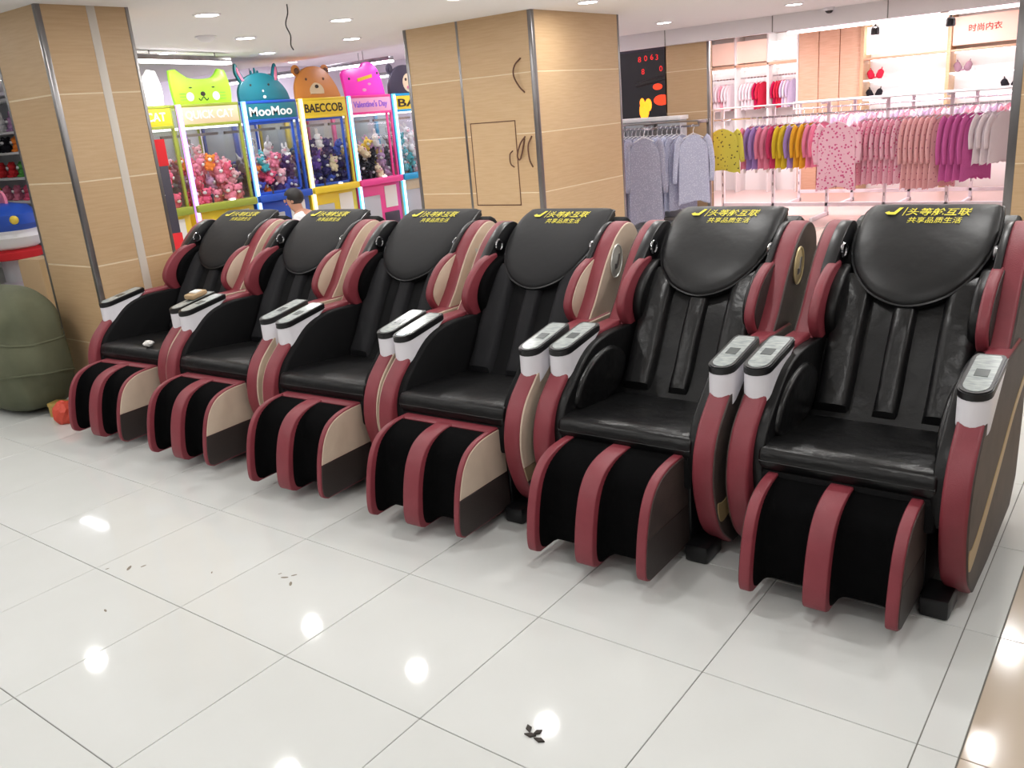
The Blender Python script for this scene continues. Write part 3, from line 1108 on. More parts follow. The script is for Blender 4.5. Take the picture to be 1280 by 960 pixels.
def cat_topper(m):
    def f(c, w):
        o = cr([(.06, 1.985), (.045, 2.1), (.04, 2.22), (.045, 2.325)], 4) + cr([(.12, 2.335), (.20, 2.28), (.27, 2.245), (.40, 2.235), (.53, 2.245), (.59, 2.28), (.64, 2.335)], 4) + \
            cr([(.72, 2.32), (.75, 2.22), (.765, 2.1), (.75, 1.985)], 4)
        tp_ = obj('topper', prism(o, TY, TY + .05, .012, 2, axis='y'), m, c)
        if m == 'cm_catlime':
            for x in (.24, .56):
                disc(tp_, 'cheek', x, 2.06, .045, TY + .002, 'white_print')
                disc(tp_, 'eye', x + (.02 if x < .4 else -.02), 2.15, .02, TY + .002, 'dark_print', 1, .35)
                for dz in (-.02, .01, .04):
                    sg_ = -1 if x < .4 else 1
                    obj('whisker', bx(x + sg_ * .05 if sg_ > 0 else x - .12, x + sg_ * .12 if sg_ > 0 else x - .05, TY - .004, TY, 2.05 + dz, 2.054 + dz), 'cm_green', tp_)
            disc(tp_, 'nose', .40, 2.085, .03, TY + .002, 'dark_print', 1, .8)
            obj('mouth', tube(cr([(.34, TY - .002, 2.04), (.365, TY - .002, 2.02), (.40, TY - .002, 2.055), (.435, TY - .002, 2.02), (.46, TY - .002, 2.04)], 4), .005, 6), 'dark_print', tp_)
    return f


def bunny_topper(c, w):
    o = cr([(.05, 1.985), (.055, 2.10), (.11, 2.19), (.22, 2.26), (.36, 2.285), (.50, 2.265), (.63, 2.19), (.72, 2.09), (.76, 1.985)], 5)
    tp_ = obj('topper', prism(o, TY, TY + .05, .012, 2, axis='y'), 'cm_teal', c)
    for x, tl in ((.13, -.045), (.58, .02)):
        e_ = cr([(x - .035, 2.18), (x - .04 + tl, 2.29), (x + tl * 1.4, 2.385), (x + .035 + tl, 2.29), (x + .04, 2.2)], 5)
        ear = obj('ear', prism(e_, TY + .005, TY + .045, .008, 2, axis='y'), 'cm_teal', tp_)
        i_ = cr([(x - .016, 2.2), (x - .018 + tl, 2.29), (x + tl * 1.3, 2.35), (x + .016 + tl, 2.29), (x + .018, 2.2)], 4)
        obj('inner_ear', prism(i_, TY - .002, TY + .01, .001, 1, axis='y'), 'cm_ear', ear)
    for dx in (-.05, 0, .04):
        obj('tuft', prism(cr([(.31 + dx, 2.26), (.32 + dx, 2.31 + .03 * (dx == 0)), (.34 + dx, 2.26)], 4), TY + .01, TY + .04, .004, 1, axis='y'), 'cm_teal', tp_)
    for x in (.22, .47):
        disc(tp_, 'eye', x, 2.155, .013, TY + .002, 'dark_print')
    disc(tp_, 'nose', .38, 2.09, .014, TY + .002, 'cm_grey')
    disc(tp_, 'mouth', .39, 2.025, .022, TY + .002, 'white_print', 1, .8)


def bear_topper(m, black=False):
    def f(c, w):
        o = cr([(.04, 1.985), (.05, 2.12), (.11, 2.24), (.22, 2.32), (.36, 2.345), (.50, 2.32), (.60, 2.24), (.69, 2.12), (.75, 1.985)], 5)
        tp_ = obj('topper', prism(o, TY, TY + .05, .012, 2, axis='y'), m, c)
        for x in (.11, .56):
            disc(tp_, 'ear', x, 2.30, .065, TY + .04, m)
            disc(tp_, 'inner_ear', x + .01, 2.295, .036, TY + .030, 'cm_brown' if not black else 'cm_dark')
        if black:
            disc(tp_, 'muzzle', .42, 2.12, .12, TY + .003, 'cm_cream')
            disc(tp_, 'eye', .36, 2.16, .02, TY - .001, 'dark_print')
            disc(tp_, 'mouth', .39, 2.06, .02, TY - .001, 'cm_ear')
        else:
            mz = cr([(.26, 2.03), (.26, 2.09), (.32, 2.15), (.38, 2.155), (.44, 2.13), (.475, 2.08), (.475, 2.03)], 4)
            obj('muzzle', prism(mz, TY - .006, TY + .01, .003, 1, axis='y'), 'cm_cream', tp_)
            disc(tp_, 'nose', .365, 2.115, .026, TY - .005, 'dark_print', 1.1, .8)
            for x in (.22, .49):
                disc(tp_, 'eye', x, 2.20, .016, TY + .002, 'cm_brown')
    return f


def heart_topper(c, w):
    o = cr([(.07, 1.985), (.05, 2.12), (.035, 2.25), (.10, 2.30), (.22, 2.32), (.36, 2.325), (.42, 2.375), (.53, 2.385), (.63, 2.33), (.69, 2.23), (.73, 2.1), (.755, 1.985)], 5)
    tp_ = obj('topper', prism(o, TY, TY + .05, .012, 2, axis='y'), 'cm_hotglow', c)
    for x, z in ((.14, 2.19), (.64, 2.25)):
        disc(tp_, 'eye', x, z, .016, TY + .002, 'cm_dark')
    obj('banner', prism([(.28, 2.15), (.54, 2.20), (.54, 2.24), (.28, 2.19)], TY - .006, TY + .01, .001, 1, axis='y'), 'cm_yellow', tp_)
    disc(tp_, 'heart', .48, 2.12, .024, TY + .002, 'cm_lpink', 1.2, .6)
    disc(tp_, 'heart', .38, 2.05, .032, TY + .002, 'cm_lpink', 1.2, .6)


MACH = [
    (3.20, 'claw machine with a plain white cat topper half hidden by the white-striped pillar', 'cm_yellow', 'cm_lime', 'led_violet', 'cm_yellow', 'QUICK CAT', 'white_print', cat_topper('cm_catwhite'), False, 'cm_yellow'),
    (4.03, 'claw machine with a lime green cat face topper and yellow sign', 'cm_yellow', 'cm_lime', 'led_violet', 'cm_cream', 'QUICK CAT', 'white_print', cat_topper('cm_catlime'), False, 'cm_yellow'),
    (4.84, 'blue claw machine with a teal long-eared topper', 'cm_blue', 'cm_blue', 'led_blue', 'cm_teal', 'MooMoo', 'white_print', bunny_topper, True, 'cm_blue'),
    (5.65, 'yellow claw machine with an orange bear topper', 'cm_yellow', 'cm_yellow', 'led_warm', 'cm_yellow', 'BAECCOB', 'dark_print', bear_topper('cm_orange'), True, 'cm_yellow'),
    (6.42, 'pink claw machine with a magenta double-hump topper', 'cm_pink', 'cm_pink', 'led_cyan', 'cm_lpink', "Valentine's Day", 'cm_purple', heart_topper, False, 'cm_pink'),
    (7.22, 'claw machine with a black bear topper half hidden by the hatch pillar', 'cm_cyan', 'cm_cyan', 'led_cyan', 'cm_yellow', 'BAN', 'dark_print', bear_topper('cm_dark', True), False, 'cm_cream'),
]
PALS = [['pink', 'rose', 'pink', 'pale', 'rose', 'white'], ['pink', 'rose', 'pale', 'pink', 'mauve', 'rose'], ['pink', 'rose', 'blue', 'pale', 'pink', 'orange', 'navy'],
        ['navy', 'purple', 'navy', 'cream', 'blue', 'navy'], ['yellow', 'black', 'cream', 'mauve', 'yellow', 'black'], ['white', 'white', 'teal', 'pale']]
TOPC = [['white', 'pale'], ['white', 'pale', 'orange'], ['white', 'teal', 'white'], ['cream', 'cream', 'white'], ['yellow', 'cream', 'white'], ['white', 'white']]
PLNAME = ['white cat', 'lime cat', 'teal long-eared', 'orange bear', 'magenta', 'black bear']
for i, a in enumerate(MACH):
    claw_machine(*a, w=.77 if i == 3 else .80)
    y0 = a[0]
    lab = 'plush toy in the heap inside the claw machine with the %s topper' % PLNAME[i]
    grp = 'plush toys in the %s machine' % PLNAME[i]
    heap = []
    wd_ = .77 if i == 3 else .80
    for n in range(40):
        lay, cx_ = divmod(n, 6)
        top = lay >= 6
        kk = random.choice(TOPC[i] if top else PALS[i] if lay < 5 else PALS[i][:3] + TOPC[i])
        if i == 2 and lay < 2:
            kk = random.choice(['blue', 'navy', 'blue', 'orange', 'pink'])
        k = random.uniform(1.08, 1.3)
        rot = (random.uniform(-.6, .6), random.uniform(-.7, .7), random.uniform(-.9, .9))
        Rm = Matrix.Rotation(rot[2], 3, 'Z') @ Matrix.Rotation(rot[1], 3, 'Y') @ Matrix.Rotation(rot[0], 3, 'X')
        sph = [((0, -.006, .048), .055), ((0, -.006, .108), .052), ((0, 0, .150), .040)]
        if kk in LONG:
            sph.append(((0, 0, .185), .034))
        sph = [(Rm @ Vector(o_) * k, r_ * k * .93) for o_, r_ in sph]
        heap.append([Vector((.10 + cx_ * .115 + random.uniform(-.02, .02) + .02 * (lay % 2), (.42 if lay >= 4 and n % 2 else .11 + .11 * (n % 2)) + random.uniform(-.02, .02), .96 + lay * .12)), sph, kk, rot, k])
    settle(heap, .05, wd_ - .05, .034, .74, lambda yy: 1.162 if yy > .31 else .932)
    for pos, sph, kk, rot, k in heap:
        plush(kk, (-5.0 - pos.y, y0 + pos.x, pos.z), lab, grp, (rot[0], rot[1], rot[2] + math.pi / 2), k)
# LED bars on the recess ceiling behind the machines, and a promo banner
linear((-6.6, 7.2, 2.38), 3.4, 0, 'long white linear lamp behind the claw machine toppers', 2.78)
linear((-6.9, 9.6, 2.36), 3.0, 0, 'white linear lamp deep behind the pink claw machine', 2.78)
for x, y in ((-4.2, 7.4), (-6.3, 6.9), (-7.6, 8.2), (-5.0, 9.0), (-7.0, 10.2), (-9.2, 7.4), (-9.4, 9.4)):  # violet lamps added to brighten the dark recess behind the toppers
    downlight(x, y, 22, 2.78, 'added cool downlight brightening the raised ceiling behind the claw machines', 'added recess downlights', (.90, .86, 1))
struct(obj('wall_machines', bx(-10.4, -10.3, 5.0, 13.6, 0, 2.9), 'wall_paint', smooth=0))
struct(obj('wall_recess', bx(-10.3, -3.4, 11.9, 12.0, 0, 2.9), 'wall_paint', smooth=0))
bn = thing('banner_stand', 'tall narrow red and black banner stand behind the white-striped wood pillar', 'banner', (-4.25, 3.19, 0), math.radians(70))
obj('banner_panel', bx(-.14, .14, -.012, .012, .1, 1.62, .004), 'cm_dark', bn)
obj('banner_head', bx(-.15, .15, -.016, .016, 1.42, 1.66, .004), 'pl_red', bn)
obj('banner_foot', bx(-.15, .15, -.016, .016, .55, .80, .004), 'pl_red', bn)
for z, a in ((1.32, .3), (1.18, -.4), (1.04, .2), (.92, -.2)):
    obj('print_mark', bx(-.05, .05, -.017, -.010, -.05, .05, .002), 'white_print', bn, (0, 0, z), (0, a, 0))
obj('stand_base', bx(-.18, .18, -.10, .10, 0, .03, .006), 'cm_dark', bn)

# ------------------------------------------------------------------ person on a low stool by the machines
PX, PY = -4.05, 4.90
stl = thing('low_stool', 'low dark stool under the person in white by the claw machines', 'stool', (PX, PY, 0))
obj('stool_seat', lathe([(.03, .17), (.16, .17), (.17, .185), (.16, .205), (.02, .21)], 20), 'trousers', stl)
for sx, sy in ((1, 1), (1, -1), (-1, 1), (-1, -1)):
    obj('stool_leg', tube([(sx * .10, sy * .10, .175), (sx * .13, sy * .13, 0)], .014, 8), 'steel', stl)


def skin_body(name, V, Ed, R, m, parent, root=0, sub=2):
    me = bpy.data.meshes.new(name)
    me.from_pydata(V, Ed, [])
    o = bpy.data.objects.new(name, me)
    COL.objects.link(o)
    sk = o.modifiers.new('skin', 'SKIN')
    sk.use_smooth_shade = True
    for i, r in enumerate(R):
        me.skin_vertices[0].data[i].radius = r if isinstance(r, tuple) else (r, r)
        me.skin_vertices[0].data[i].use_root = i == root
    sb = o.modifiers.new('sub', 'SUBSURF')
    sb.levels = sub
    sb.render_levels = sub
    bpy.context.view_layer.update()
    d = bpy.data.meshes.new_from_object(o.evaluated_get(bpy.context.evaluated_depsgraph_get()))
    bpy.data.objects.remove(o)
    d.name = name
    d.materials.clear()
    d.materials.append(MATS[m])
    for p in d.polygons:
        p.use_smooth = True
    q_ = bpy.data.objects.new(name, d)
    COL.objects.link(q_)
    q_.parent = parent
    return q_


# local frame: faces -y; pelvis above the stool
per = thing('person', 'person in a white shirt with short dark hair sitting low before the claw machines', 'person', (PX, PY, 0), math.radians(-60))
V = [(0, 0, .33), (0, -.05, .47), (0, -.11, .62), (0, -.17, .75), (0, -.20, .80), (0, -.235, .855), (0, -.25, .925), (0, -.25, .98)]
Ed = [(k, k + 1) for k in range(7)]
R = [(.15, .11), (.14, .10), (.15, .10), (.13, .08), (.052, .052), (.062, .07), (.078, .092), (.06, .07)]
for sx in (-1, 1):
    n0 = len(V)
    V += [(sx * .17, -.16, .73), (sx * .23, -.22, .56), (sx * .16, -.36, .47), (sx * .12, -.42, .46)]
    R += [.055, .043, .034, .03]
    Ed += [(3, n0), (n0, n0 + 1), (n0 + 1, n0 + 2), (n0 + 2, n0 + 3)]
    V += [(sx * .10, -.02, .31), (sx * .17, -.40, .42), (sx * .16, -.33, .10), (sx * .17, -.45, .04)]
    R += [.085, .06, .045, .035]
    Ed += [(0, n0 + 4), (n0 + 4, n0 + 5), (n0 + 5, n0 + 6), (n0 + 6, n0 + 7)]
    # hand: palm and five fingers
    hx = sx * .10
    h0 = len(V)
    V.append((hx, -.45, .455))
    R.append((.026, .014))
    Ed.append((n0 + 3, h0))
    for fi_, (off, ln_) in enumerate(((-.026, .060), (-.009, .072), (.009, .068), (.025, .055))):
        k = len(V)
        V += [(hx + off, -.49, .455), (hx + off, -.49 - ln_ * .55, .445), (hx + off, -.49 - ln_ * .9, .425)]
        R += [.009, .0085, .007]
        Ed += [(h0, k), (k, k + 1), (k + 1, k + 2)]
    k = len(V)
    V += [(hx - sx * .035, -.455, .45), (hx - sx * .05, -.485, .44)]
    R += [.010, .008]
    Ed += [(h0, k), (k, k + 1)]
skin_body('body', V, Ed, R, 'skin', per)
# face parts
hd = Vector((0, -.25, .925))
obj('nose', ball((hd.x, hd.y - .098, hd.z - .01), .014, 8, sc=(.8, 1.1, 1.3)), 'skin', per)
obj('mouth', ball((hd.x, hd.y - .085, hd.z - .048), .02, 8, sc=(1, .3, .25)), 'cm_ear', per)
for sx in (-1, 1):
    obj('eye', ball((sx * .03, hd.y - .083, hd.z + .01), .009, 8, sc=(1.2, .5, .7)), 'dark_print', per)
    obj('ear', ball((sx * .078, hd.y + .012, hd.z - .005), .024, 8, sc=(.4, .8, 1.2)), 'skin', per)
hb = bmesh.new()
bmesh.ops.create_uvsphere(hb, u_segments=22, v_segments=14, radius=1)
for v in list(hb.verts):
    p = v.co
    v.co = Vector((p.x * .092, hd.y + .008 + p.y * .108, hd.z + .03 + p.z * .098))
rm = [v for v in hb.verts if (v.co.z < hd.z - .055) or (v.co.y < hd.y - .06 and v.co.z < hd.z + .045) or (v.co.y < hd.y - .02 and v.co.z < hd.z + .0)]
bmesh.ops.delete(hb, geom=rm, context='VERTS')
obj('hair', hb, 'hair_black', per, smooth=80)
SV = [(0, 0, .36), (0, -.05, .48), (0, -.11, .63), (0, -.165, .745), (0, -.19, .785)]
SR = [(.165, .125), (.157, .117), (.168, .118), (.135, .095), (.07, .066)]
SE = [(0, 1), (1, 2), (2, 3), (3, 4)]
for sx in (-1, 1):
    k = len(SV)
    SV += [(sx * .17, -.16, .73), (sx * .225, -.21, .58), (sx * .215, -.25, .54)]
    SR += [.068, .058, .055]
    SE += [(3, k), (k, k + 1), (k + 1, k + 2)]
skin_body('shirt', SV, SE, SR, 'shirt_white', per)
TV = [(0, 0, .34)]
TR = [(.17, .125)]
TE = []
for sx in (-1, 1):
    k = len(TV)
    TV += [(sx * .10, -.03, .315), (sx * .17, -.40, .425), (sx * .16, -.335, .14)]
    TR += [.098, .072, .06]
    TE += [(0, k), (k, k + 1), (k + 1, k + 2)]
skin_body('trousers', TV, TE, TR, 'trousers', per)
for sx in (-1, 1):
    obj('shoe', ball((sx * .17, -.40, .035), .05, 10, sc=(.9, 2.0, .72)), 'black_plastic', per)

# ------------------------------------------------------------------ toy aisle behind the left pillar
sf = thing('toy_shelf', 'white toy shelving in the toy aisle beyond the canvas bag', 'shelf', (-9.6, 4.15, 0))
obj('back_panel', bx(-1.3, 1.3, .36, .38, 0, 2.36), 'cm_grey', sf)
for z in (.35, .70, 1.02, 1.33, 1.66, 1.92, 2.33):
    obj('shelf_board', bx(-1.3, 1.3, 0, .37, z - .03, z, .003), 'white', sf)
for x in (-1.3, 1.27):
    obj('side_panel', bx(x, x + .03, 0, .38, 0, 2.36, .003), 'white', sf)
for z, cols in ((1.66, ['black', 'orange', 'cream', 'black']), (1.33, ['red', 'green', 'yellow', 'red']), (1.92, ['white', 'mauve', 'blue', 'white']), (1.02, ['pink', 'rose', 'yellow', 'pink'])):
    for k in range(8):
        o = plush(cols[k % 4], (-10.68 + k * .305, 4.29, z - .001), 'soft toy sitting on a shelf of the white toy shelving', 'toys on the toy shelving')
        o.rotation_euler = (0, 0, random.uniform(-.4, .4))
        o.scale = (1.6, 1.6, 1.3)
rc = thing('ride_on_car', 'blue ride-on toy car with white skirt on a red base', 'toy car', (-8.60, 3.62, 0), .15)
obj('plinth', lathe([(.30, .36), (.36, .38), (.37, .46), (.30, .50)], 28, sx=1.25), 'pl_red', rc)
obj('pedestal', lathe([(.22, 0), (.20, .03), (.12, .06), (.12, .37)], 24, sx=1.25), 'cm_grey', rc)
obj('skirt', lathe([(.30, .49), (.36, .53), (.40, .64), (.36, .74)], 28, sx=1.25), 'white', rc)
b = lathe([(.36, .72), (.41, .80), (.40, .92), (.30, 1.02), (.12, 1.06)], 28, sx=1.25)
obj('car_body', b, 'cm_blue', rc)
obj('windscreen', prism(cr([(-.2, 1.02), (-.16, 1.18), (0, 1.23), (.16, 1.18), (.2, 1.02)], 4), -.02, .02, .004, 1, axis='y'), 'pl_pink', rc)
for a, mm in ((-1.35, 'pl_rose'), (-.85, 'pl_rose'), (-.35, 'pl_yellow')):
    obj('light_disc', ball((.50 * math.cos(a), .40 * math.sin(a), .86), .055, 10), mm, rc)
obj('headlamp', ball((.1, -.40, .55), .08, 12, sc=(1.3, .7, .9)), 'white_plastic', rc)
bxo = thing('cardboard_box', 'plain cardboard carton standing in the toy aisle beyond the canvas bag', 'box', (-6.35, 2.95, 0), .2)
obj('carton', bx(-.17, .17, -.14, .14, 0, .55, .006), 'cardboard', bxo)
obj('flap', bx(-.165, .165, -.135, .135, .548, .556, .002), 'cardboard', bxo)

# ------------------------------------------------------------------ clothing shop
for nm, c_ in (('g_pink', s(232, 140, 168)), ('g_rose', s(206, 66, 110)), ('g_yellow', s(226, 196, 56)), ('g_purple', s(166, 136, 200)), ('g_amber', s(236, 178, 56)), ('g_magenta', s(208, 104, 170)),
               ('g_white', s(236, 226, 232)), ('g_red', s(204, 44, 72)), ('g_crimson', s(190, 24, 80)), ('g_lilac', s(208, 196, 226)), ('g_paleyellow', s(214, 206, 90))):
    mat(nm, c_, .9, spec=.2, bump=(25, .3))
spots('g_yellowdot', s(216, 208, 84), s(92, 84, 50), 22, .22)
spots('g_floral', s(240, 190, 206), s(214, 90, 140), 26, .33)
spots('g_print', s(236, 168, 186), s(222, 96, 138), 30, .26)
spots('g_pajama', s(238, 182, 184), s(198, 120, 140), 20, .2)
spots('g_denim', s(164, 166, 190), s(196, 196, 214), 60, .33)
spots('g_denim2', s(146, 148, 172), s(182, 184, 204), 55, .3)
spots('g_denimlight', s(186, 190, 216), s(214, 218, 236), 60, .33)
GM = {}


def garment_mesh(length, width, sleeve, seed):
    """hanging top; plane of the garment in local x-z, thin along y; origin at the hook"""
    rnd = random.Random(seed)
    b = bmesh.new()
    ph = rnd.random() * 6

    def body(u, v):
        a = 2 * math.pi * u
        z = -.10 - v * length
        w = width * (.20 + .28 * min(1, v / .10)) if v < .1 else width * (.48 + .06 * v)
        th = .013 + .003 * v
        k = 1 + .10 * math.sin(6 * a + ph + 3 * v)
        x = w * math.copysign(abs(math.cos(a)) ** .8, math.cos(a))
        return (x, th * math.sin(a) * k, z - .012 * math.sin(5 * a + ph) * v + (-.05 * (abs(x) / (width * .5)) if v < .1 else -.05 * (1 - 0) * min(1, (abs(x) / (width * .5)))))
    grid(body, 20, 12, b)
    for sx in (-1, 1):
        x0 = sx * width * .44
        pts = cr([(x0 - sx * .02, 0, -.135), (x0 + sx * .03, 0, -.20), (x0 + sx * (.055 + rnd.uniform(-.015, .015)), rnd.uniform(-.006, .006), -.15 - sleeve * .55), (x0 + sx * (.065 + rnd.uniform(-.025, .02)), rnd.uniform(-.008, .008), -.15 - sleeve)], 4)
        n = len(pts)
        sb_ = tube(pts, [.044 - .014 * k / n for k in range(n)], 8)
        for v_ in sb_.verts:
            v_.co.y *= .36
        join(b, sb_)
    bmesh.ops.remove_doubles(b, verts=b.verts, dist=.0004)
    d = bpy.data.meshes.new('garment')
    bmesh.ops.recalc_face_normals(b, faces=b.faces)
    for f in b.faces:
        f.smooth = True
    b.to_mesh(d)
    b.free()
    return d


HANG = None


def garment(name, loc, rz, m, key, lab, cat, grp, scale=1.):
    global HANG
    kk = (key, m)
    if kk not in GM:
        d = garment_mesh(*key)
        d.materials.append(MATS[m])
        GM[kk] = d
    o = thing(name, lab, cat, loc, rz, grp)
    o.scale = (scale, scale, scale)
    obj('garment', GM[kk], None, o)
    if HANG is None:
        hb_ = tube(cr([(-.018, 0, -.010), (-.014, 0, .009), (0, 0, .0155), (.014, 0, .009), (.017, 0, -.006), (.008, 0, -.03), (0, 0, -.05), (0, 0, -.085)], 3), .0038, 6)
        tube([(-.13, 0, -.142), (0, 0, -.085), (.13, 0, -.142)], .006, 6, bm=hb_)
        HANG = obj('hanger', hb_, 'white_plastic', o).data
    else:
        obj('hanger', HANG, None, o)
    return o


def rack(name, lab, x0, x1, y, ztop, n_posts, rail_z, mm='white_plastic', depth=.56, face_out=()):
    c = thing(name, lab, 'clothes rack', ((x0 + x1) / 2, y, 0))
    hl = (x1 - x0) / 2
    for k in range(n_posts):
        x = -hl + 2 * hl * k / (n_posts - 1)
        p_ = obj('upright', bx(x - .02, x + .02, -.02 + depth / 2, .02 + depth / 2, 0, ztop, .003), mm, c)
        for z in (.25, .4, .55, .7):
            obj('slot', bx(x - .006, x + .006, -.022 + depth / 2, -.018 + depth / 2, z, z + .04), 'steel', p_)
        obj('foot', bx(x - .02, x + .02, -depth * .6, depth / 2 + .06, 0, .05, .004), mm, c)
        obj('arm', bx(x - .01, x + .01, -.02, depth / 2, ztop - .036, ztop - .012, .002), mm, c)
        if k in (0, n_posts - 1):
            obj('rail_bracket', bx(x - .008, x + .008, -.008, .008, rail_z - .01, ztop - .014, .002), mm, c)
    obj('rail', tube([(-hl, 0, rail_z), (hl, 0, rail_z)], .012, 8), 'chrome', c)
    obj('top_shelf', bx(-hl, hl, -.03, depth / 2 + .03, ztop - .015, ztop, .003), mm, c)
    for fx, fy in face_out:
        obj('face_out_arm', tube(cr([(fx - (x0 + x1) / 2, 0, rail_z - .004), (fx - (x0 + x1) / 2, fy * .5, rail_z - .006), (fx - (x0 + x1) / 2, fy - .012, rail_z), (fx - (x0 + x1) / 2, fy - .03, rail_z + .02)], 4), .009, 8), 'chrome', c)
    obj('beam', bx(-hl, hl, depth / 2 - .02, depth / 2 + .02, .12, .17, .003), mm, c)
    return c


RY = 10.0
rack('clothes_rack', 'long white clothes rack hung with children\'s tops in the shop', -1.75, 1.84, RY, 1.45, 6, 1.30, face_out=((-1.50, -.31), (-.02, -.33)))
kid = (.42, .34, .30)
def sk(i): return (.50, .36, .36, i % 3)
garment('child_top', (-1.50, RY - .31, 1.30), math.radians(5), 'g_yellowdot', (.52, .44, .38, 1), 'yellow child top with dark dots facing out at the rack end', 'top', None)
cols = ['g_pink', 'g_purple', 'g_purple', 'g_pink', 'g_pink', 'g_rose', 'g_yellow', 'g_yellow', 'g_purple', 'g_amber', 'g_amber', 'g_pink', 'g_pink']
x = -1.22
for k, cn in enumerate(cols):
    garment('child_top', (x, RY, 1.30), math.radians(62 + random.uniform(-1.2, 1.2)), cn, sk(k), 'plain %s child top hanging between the dotted yellow and the floral tops' % cn[2:], 'top', 'plain child tops on the long rack')
    x += .078
garment('child_top', (-.02, RY - .33, 1.30), math.radians(4), 'g_floral', (.76, .44, .44, 2), 'pink and white floral child top facing out mid-rack', 'top', None)
for k in range(9):
    garment('child_top', (.22 + k * .062, RY, 1.30), math.radians(58 + random.uniform(-1.2, 1.2)), ('g_floral', 'g_print')[k % 2], (.72, .38, .42, k % 3), 'pink flower-print child top between the facing-out floral and the pale pajamas', 'top', 'pink printed tops')
for k in range(6):
    garment('pajama_top', (.80 + k * .062, RY, 1.30), math.radians(56 + random.uniform(-1.2, 1.2)), 'g_pajama', (.78, .38, .48, k % 3), 'long pale pink pajama top before the magenta robes', 'top', 'pale pajama tops')
for k in range(4):
    garment('robe', (1.24 + k * .075, RY, 1.30), math.radians(50 + random.uniform(-1.2, 1.2)), 'g_magenta', (.70, .40, .50, k % 2), 'plain magenta robe beside the pajama tops on the long rack', 'robe', 'magenta robes')
for k in range(3):
    garment('dress', (1.56 + k * .08, RY, 1.30), math.radians(48), 'g_white', (.52, .34, .34, k % 2), 'white child dress past the magenta robes at the end of the long rack', 'dress', 'white dresses')
for k in range(0, 10, 2):
    ca, sa = math.cos(math.radians(62)), math.sin(math.radians(62))
    o = obj('price_card', bx(-.022, .022, -.0015, .0015, -.065, 0), 'paper', None, (-1.22 + .078 * k - .12 * ca, RY - .12 * sa, .672), (0, 0, math.radians(62)))
    tag(o, 'small white price card hanging below the plain child tops', 'card', 'price cards on the long rack')
# second rack behind
rack('clothes_rack', 'empty-based white rack standing behind the long rack in the shop', -1.2, 1.9, 11.5, 1.44, 5, 1.34)
for k in range(22):
    garment('child_top', (-1.05 + k * .13, 11.5, 1.34), math.radians(60 + random.uniform(-1.2, 1.2)), ('g_white', 'g_lilac', 'g_print')[k % 3], sk(k), 'pale child top on the white rack behind the long rack', 'top', 'tops on the second rack')
# denim rack
rack('clothes_rack', 'chrome rack of grey-blue shirts in front of the narrow white counter', -2.78, -1.33, 8.62, 1.36, 3, 1.30, 'steel', .56, face_out=((-1.88, -.36),))
for k in range(13):
    garment('denim_shirt', (-2.70 + k * .057, 8.62, 1.30), math.radians(60 + random.uniform(-1.2, 1.2)), ('g_denim', 'g_denim2')[k % 2], (.98, .40, .60, k % 3), 'long grey-blue shirt hanging edge-on on the chrome rack', 'shirt', 'grey-blue shirts on the chrome rack')
garment('denim_shirt', (-1.88, 8.26, 1.30), math.radians(6), 'g_denim', (1.0, .42, .60, 4), 'grey-blue shirt facing out in the middle of the chrome rack', 'shirt', None)
for k in range(7):
    garment('denim_shirt', (-1.955 + k * .066, 8.62, 1.30), math.radians(58 + random.uniform(-1.2, 1.2)), ('g_denim', 'g_denimlight')[k % 2], (.86, .38, .55, k % 3), 'lighter grey-blue shirt near the end of the chrome rack', 'shirt', 'lighter shirts on the chrome rack')
garment('denim_shirt', (-1.405, 8.62, 1.30), math.radians(46), 'g_denimlight', (.78, .38, .52, 5), 'pale blue patterned shirt at the end of the chrome rack', 'shirt', None)
# white counter by the far pillar
ct = thing('shop_counter', 'narrow white counter behind the rack of grey-blue shirts', 'counter', (-2.35, 9.0, 0))
obj('counter_top', bx(-.62, .60, -.02, .22, 1.37, 1.42, .006), 'white', ct)
for k in range(3):
    obj('counter_panel', bx(-.60 + k * .40, -.215 + k * .40, 0, .20, .0, 1.37, .004), 'cm_grey', ct)
# dark arcade cabinet behind
ac = thing('arcade_cabinet', 'dark arcade cabinet with red figures and a flame picture', 'arcade machine', (-3.55, 11.3, 0), math.radians(8))
obj('cabinet', bx(-.75, .62, 0, .48, 0, 2.42, .01), 'cm_dark', ac)
obj('screen', bx(-.65, .45, -.012, .01, 1.35, 2.35), 'black_plastic', ac)
for k, (x, z) in enumerate(((.0, 2.24), (.10, 2.25), (.20, 2.26), (.28, 2.25), (.05, 2.06), (.34, 2.08))):
    mm = fit_text(text_mesh('8063'[k % 4], 1), None, .08)
    obj('figure', mm, 'led_red' if 'led_red' in MATS else mat('led_red', s(230, 40, 40), emit=.9).name, ac, (x, -.016, z), (math.pi / 2, 0, 0))
mat('flame', s(255, 150, 30), emit=2.0)
mat('flame_red', s(220, 60, 24), emit=1.0)
for (x, z, r) in ((.05, 1.48, .10), (.12, 1.56, .07), (.02, 1.60, .05)):
    disc(ac, 'flame_picture', x, z, r, -.014, 'flame', .8, 1.4)
for (x, z, r) in ((.34, 1.62, .10), (.28, 1.82, .06)):
    disc(ac, 'flame_picture', x, z, r, -.014, 'flame_red', 1.3, .8)
obj('frame_post', bx(.62, .70, -.05, .1, 0, 2.42, .006), 'black_plastic', ac)
sm = thing('simulator_frame', 'black simulator frame with an angled arm beside the arcade cabinet', 'frame', (-2.62, 10.6, 0))
obj('mast', tube([(.12, 0, 0), (.12, 0, 1.98)], .035, 8), 'black_plastic', sm)
obj('arm', tube([(-.62, 0, 1.86), (.16, 0, 1.98)], .04, 8), 'black_plastic', sm)
obj('brace', tube([(.12, 0, 1.9), (.26, 0, 1.2)], .03, 8), 'black_plastic', sm)

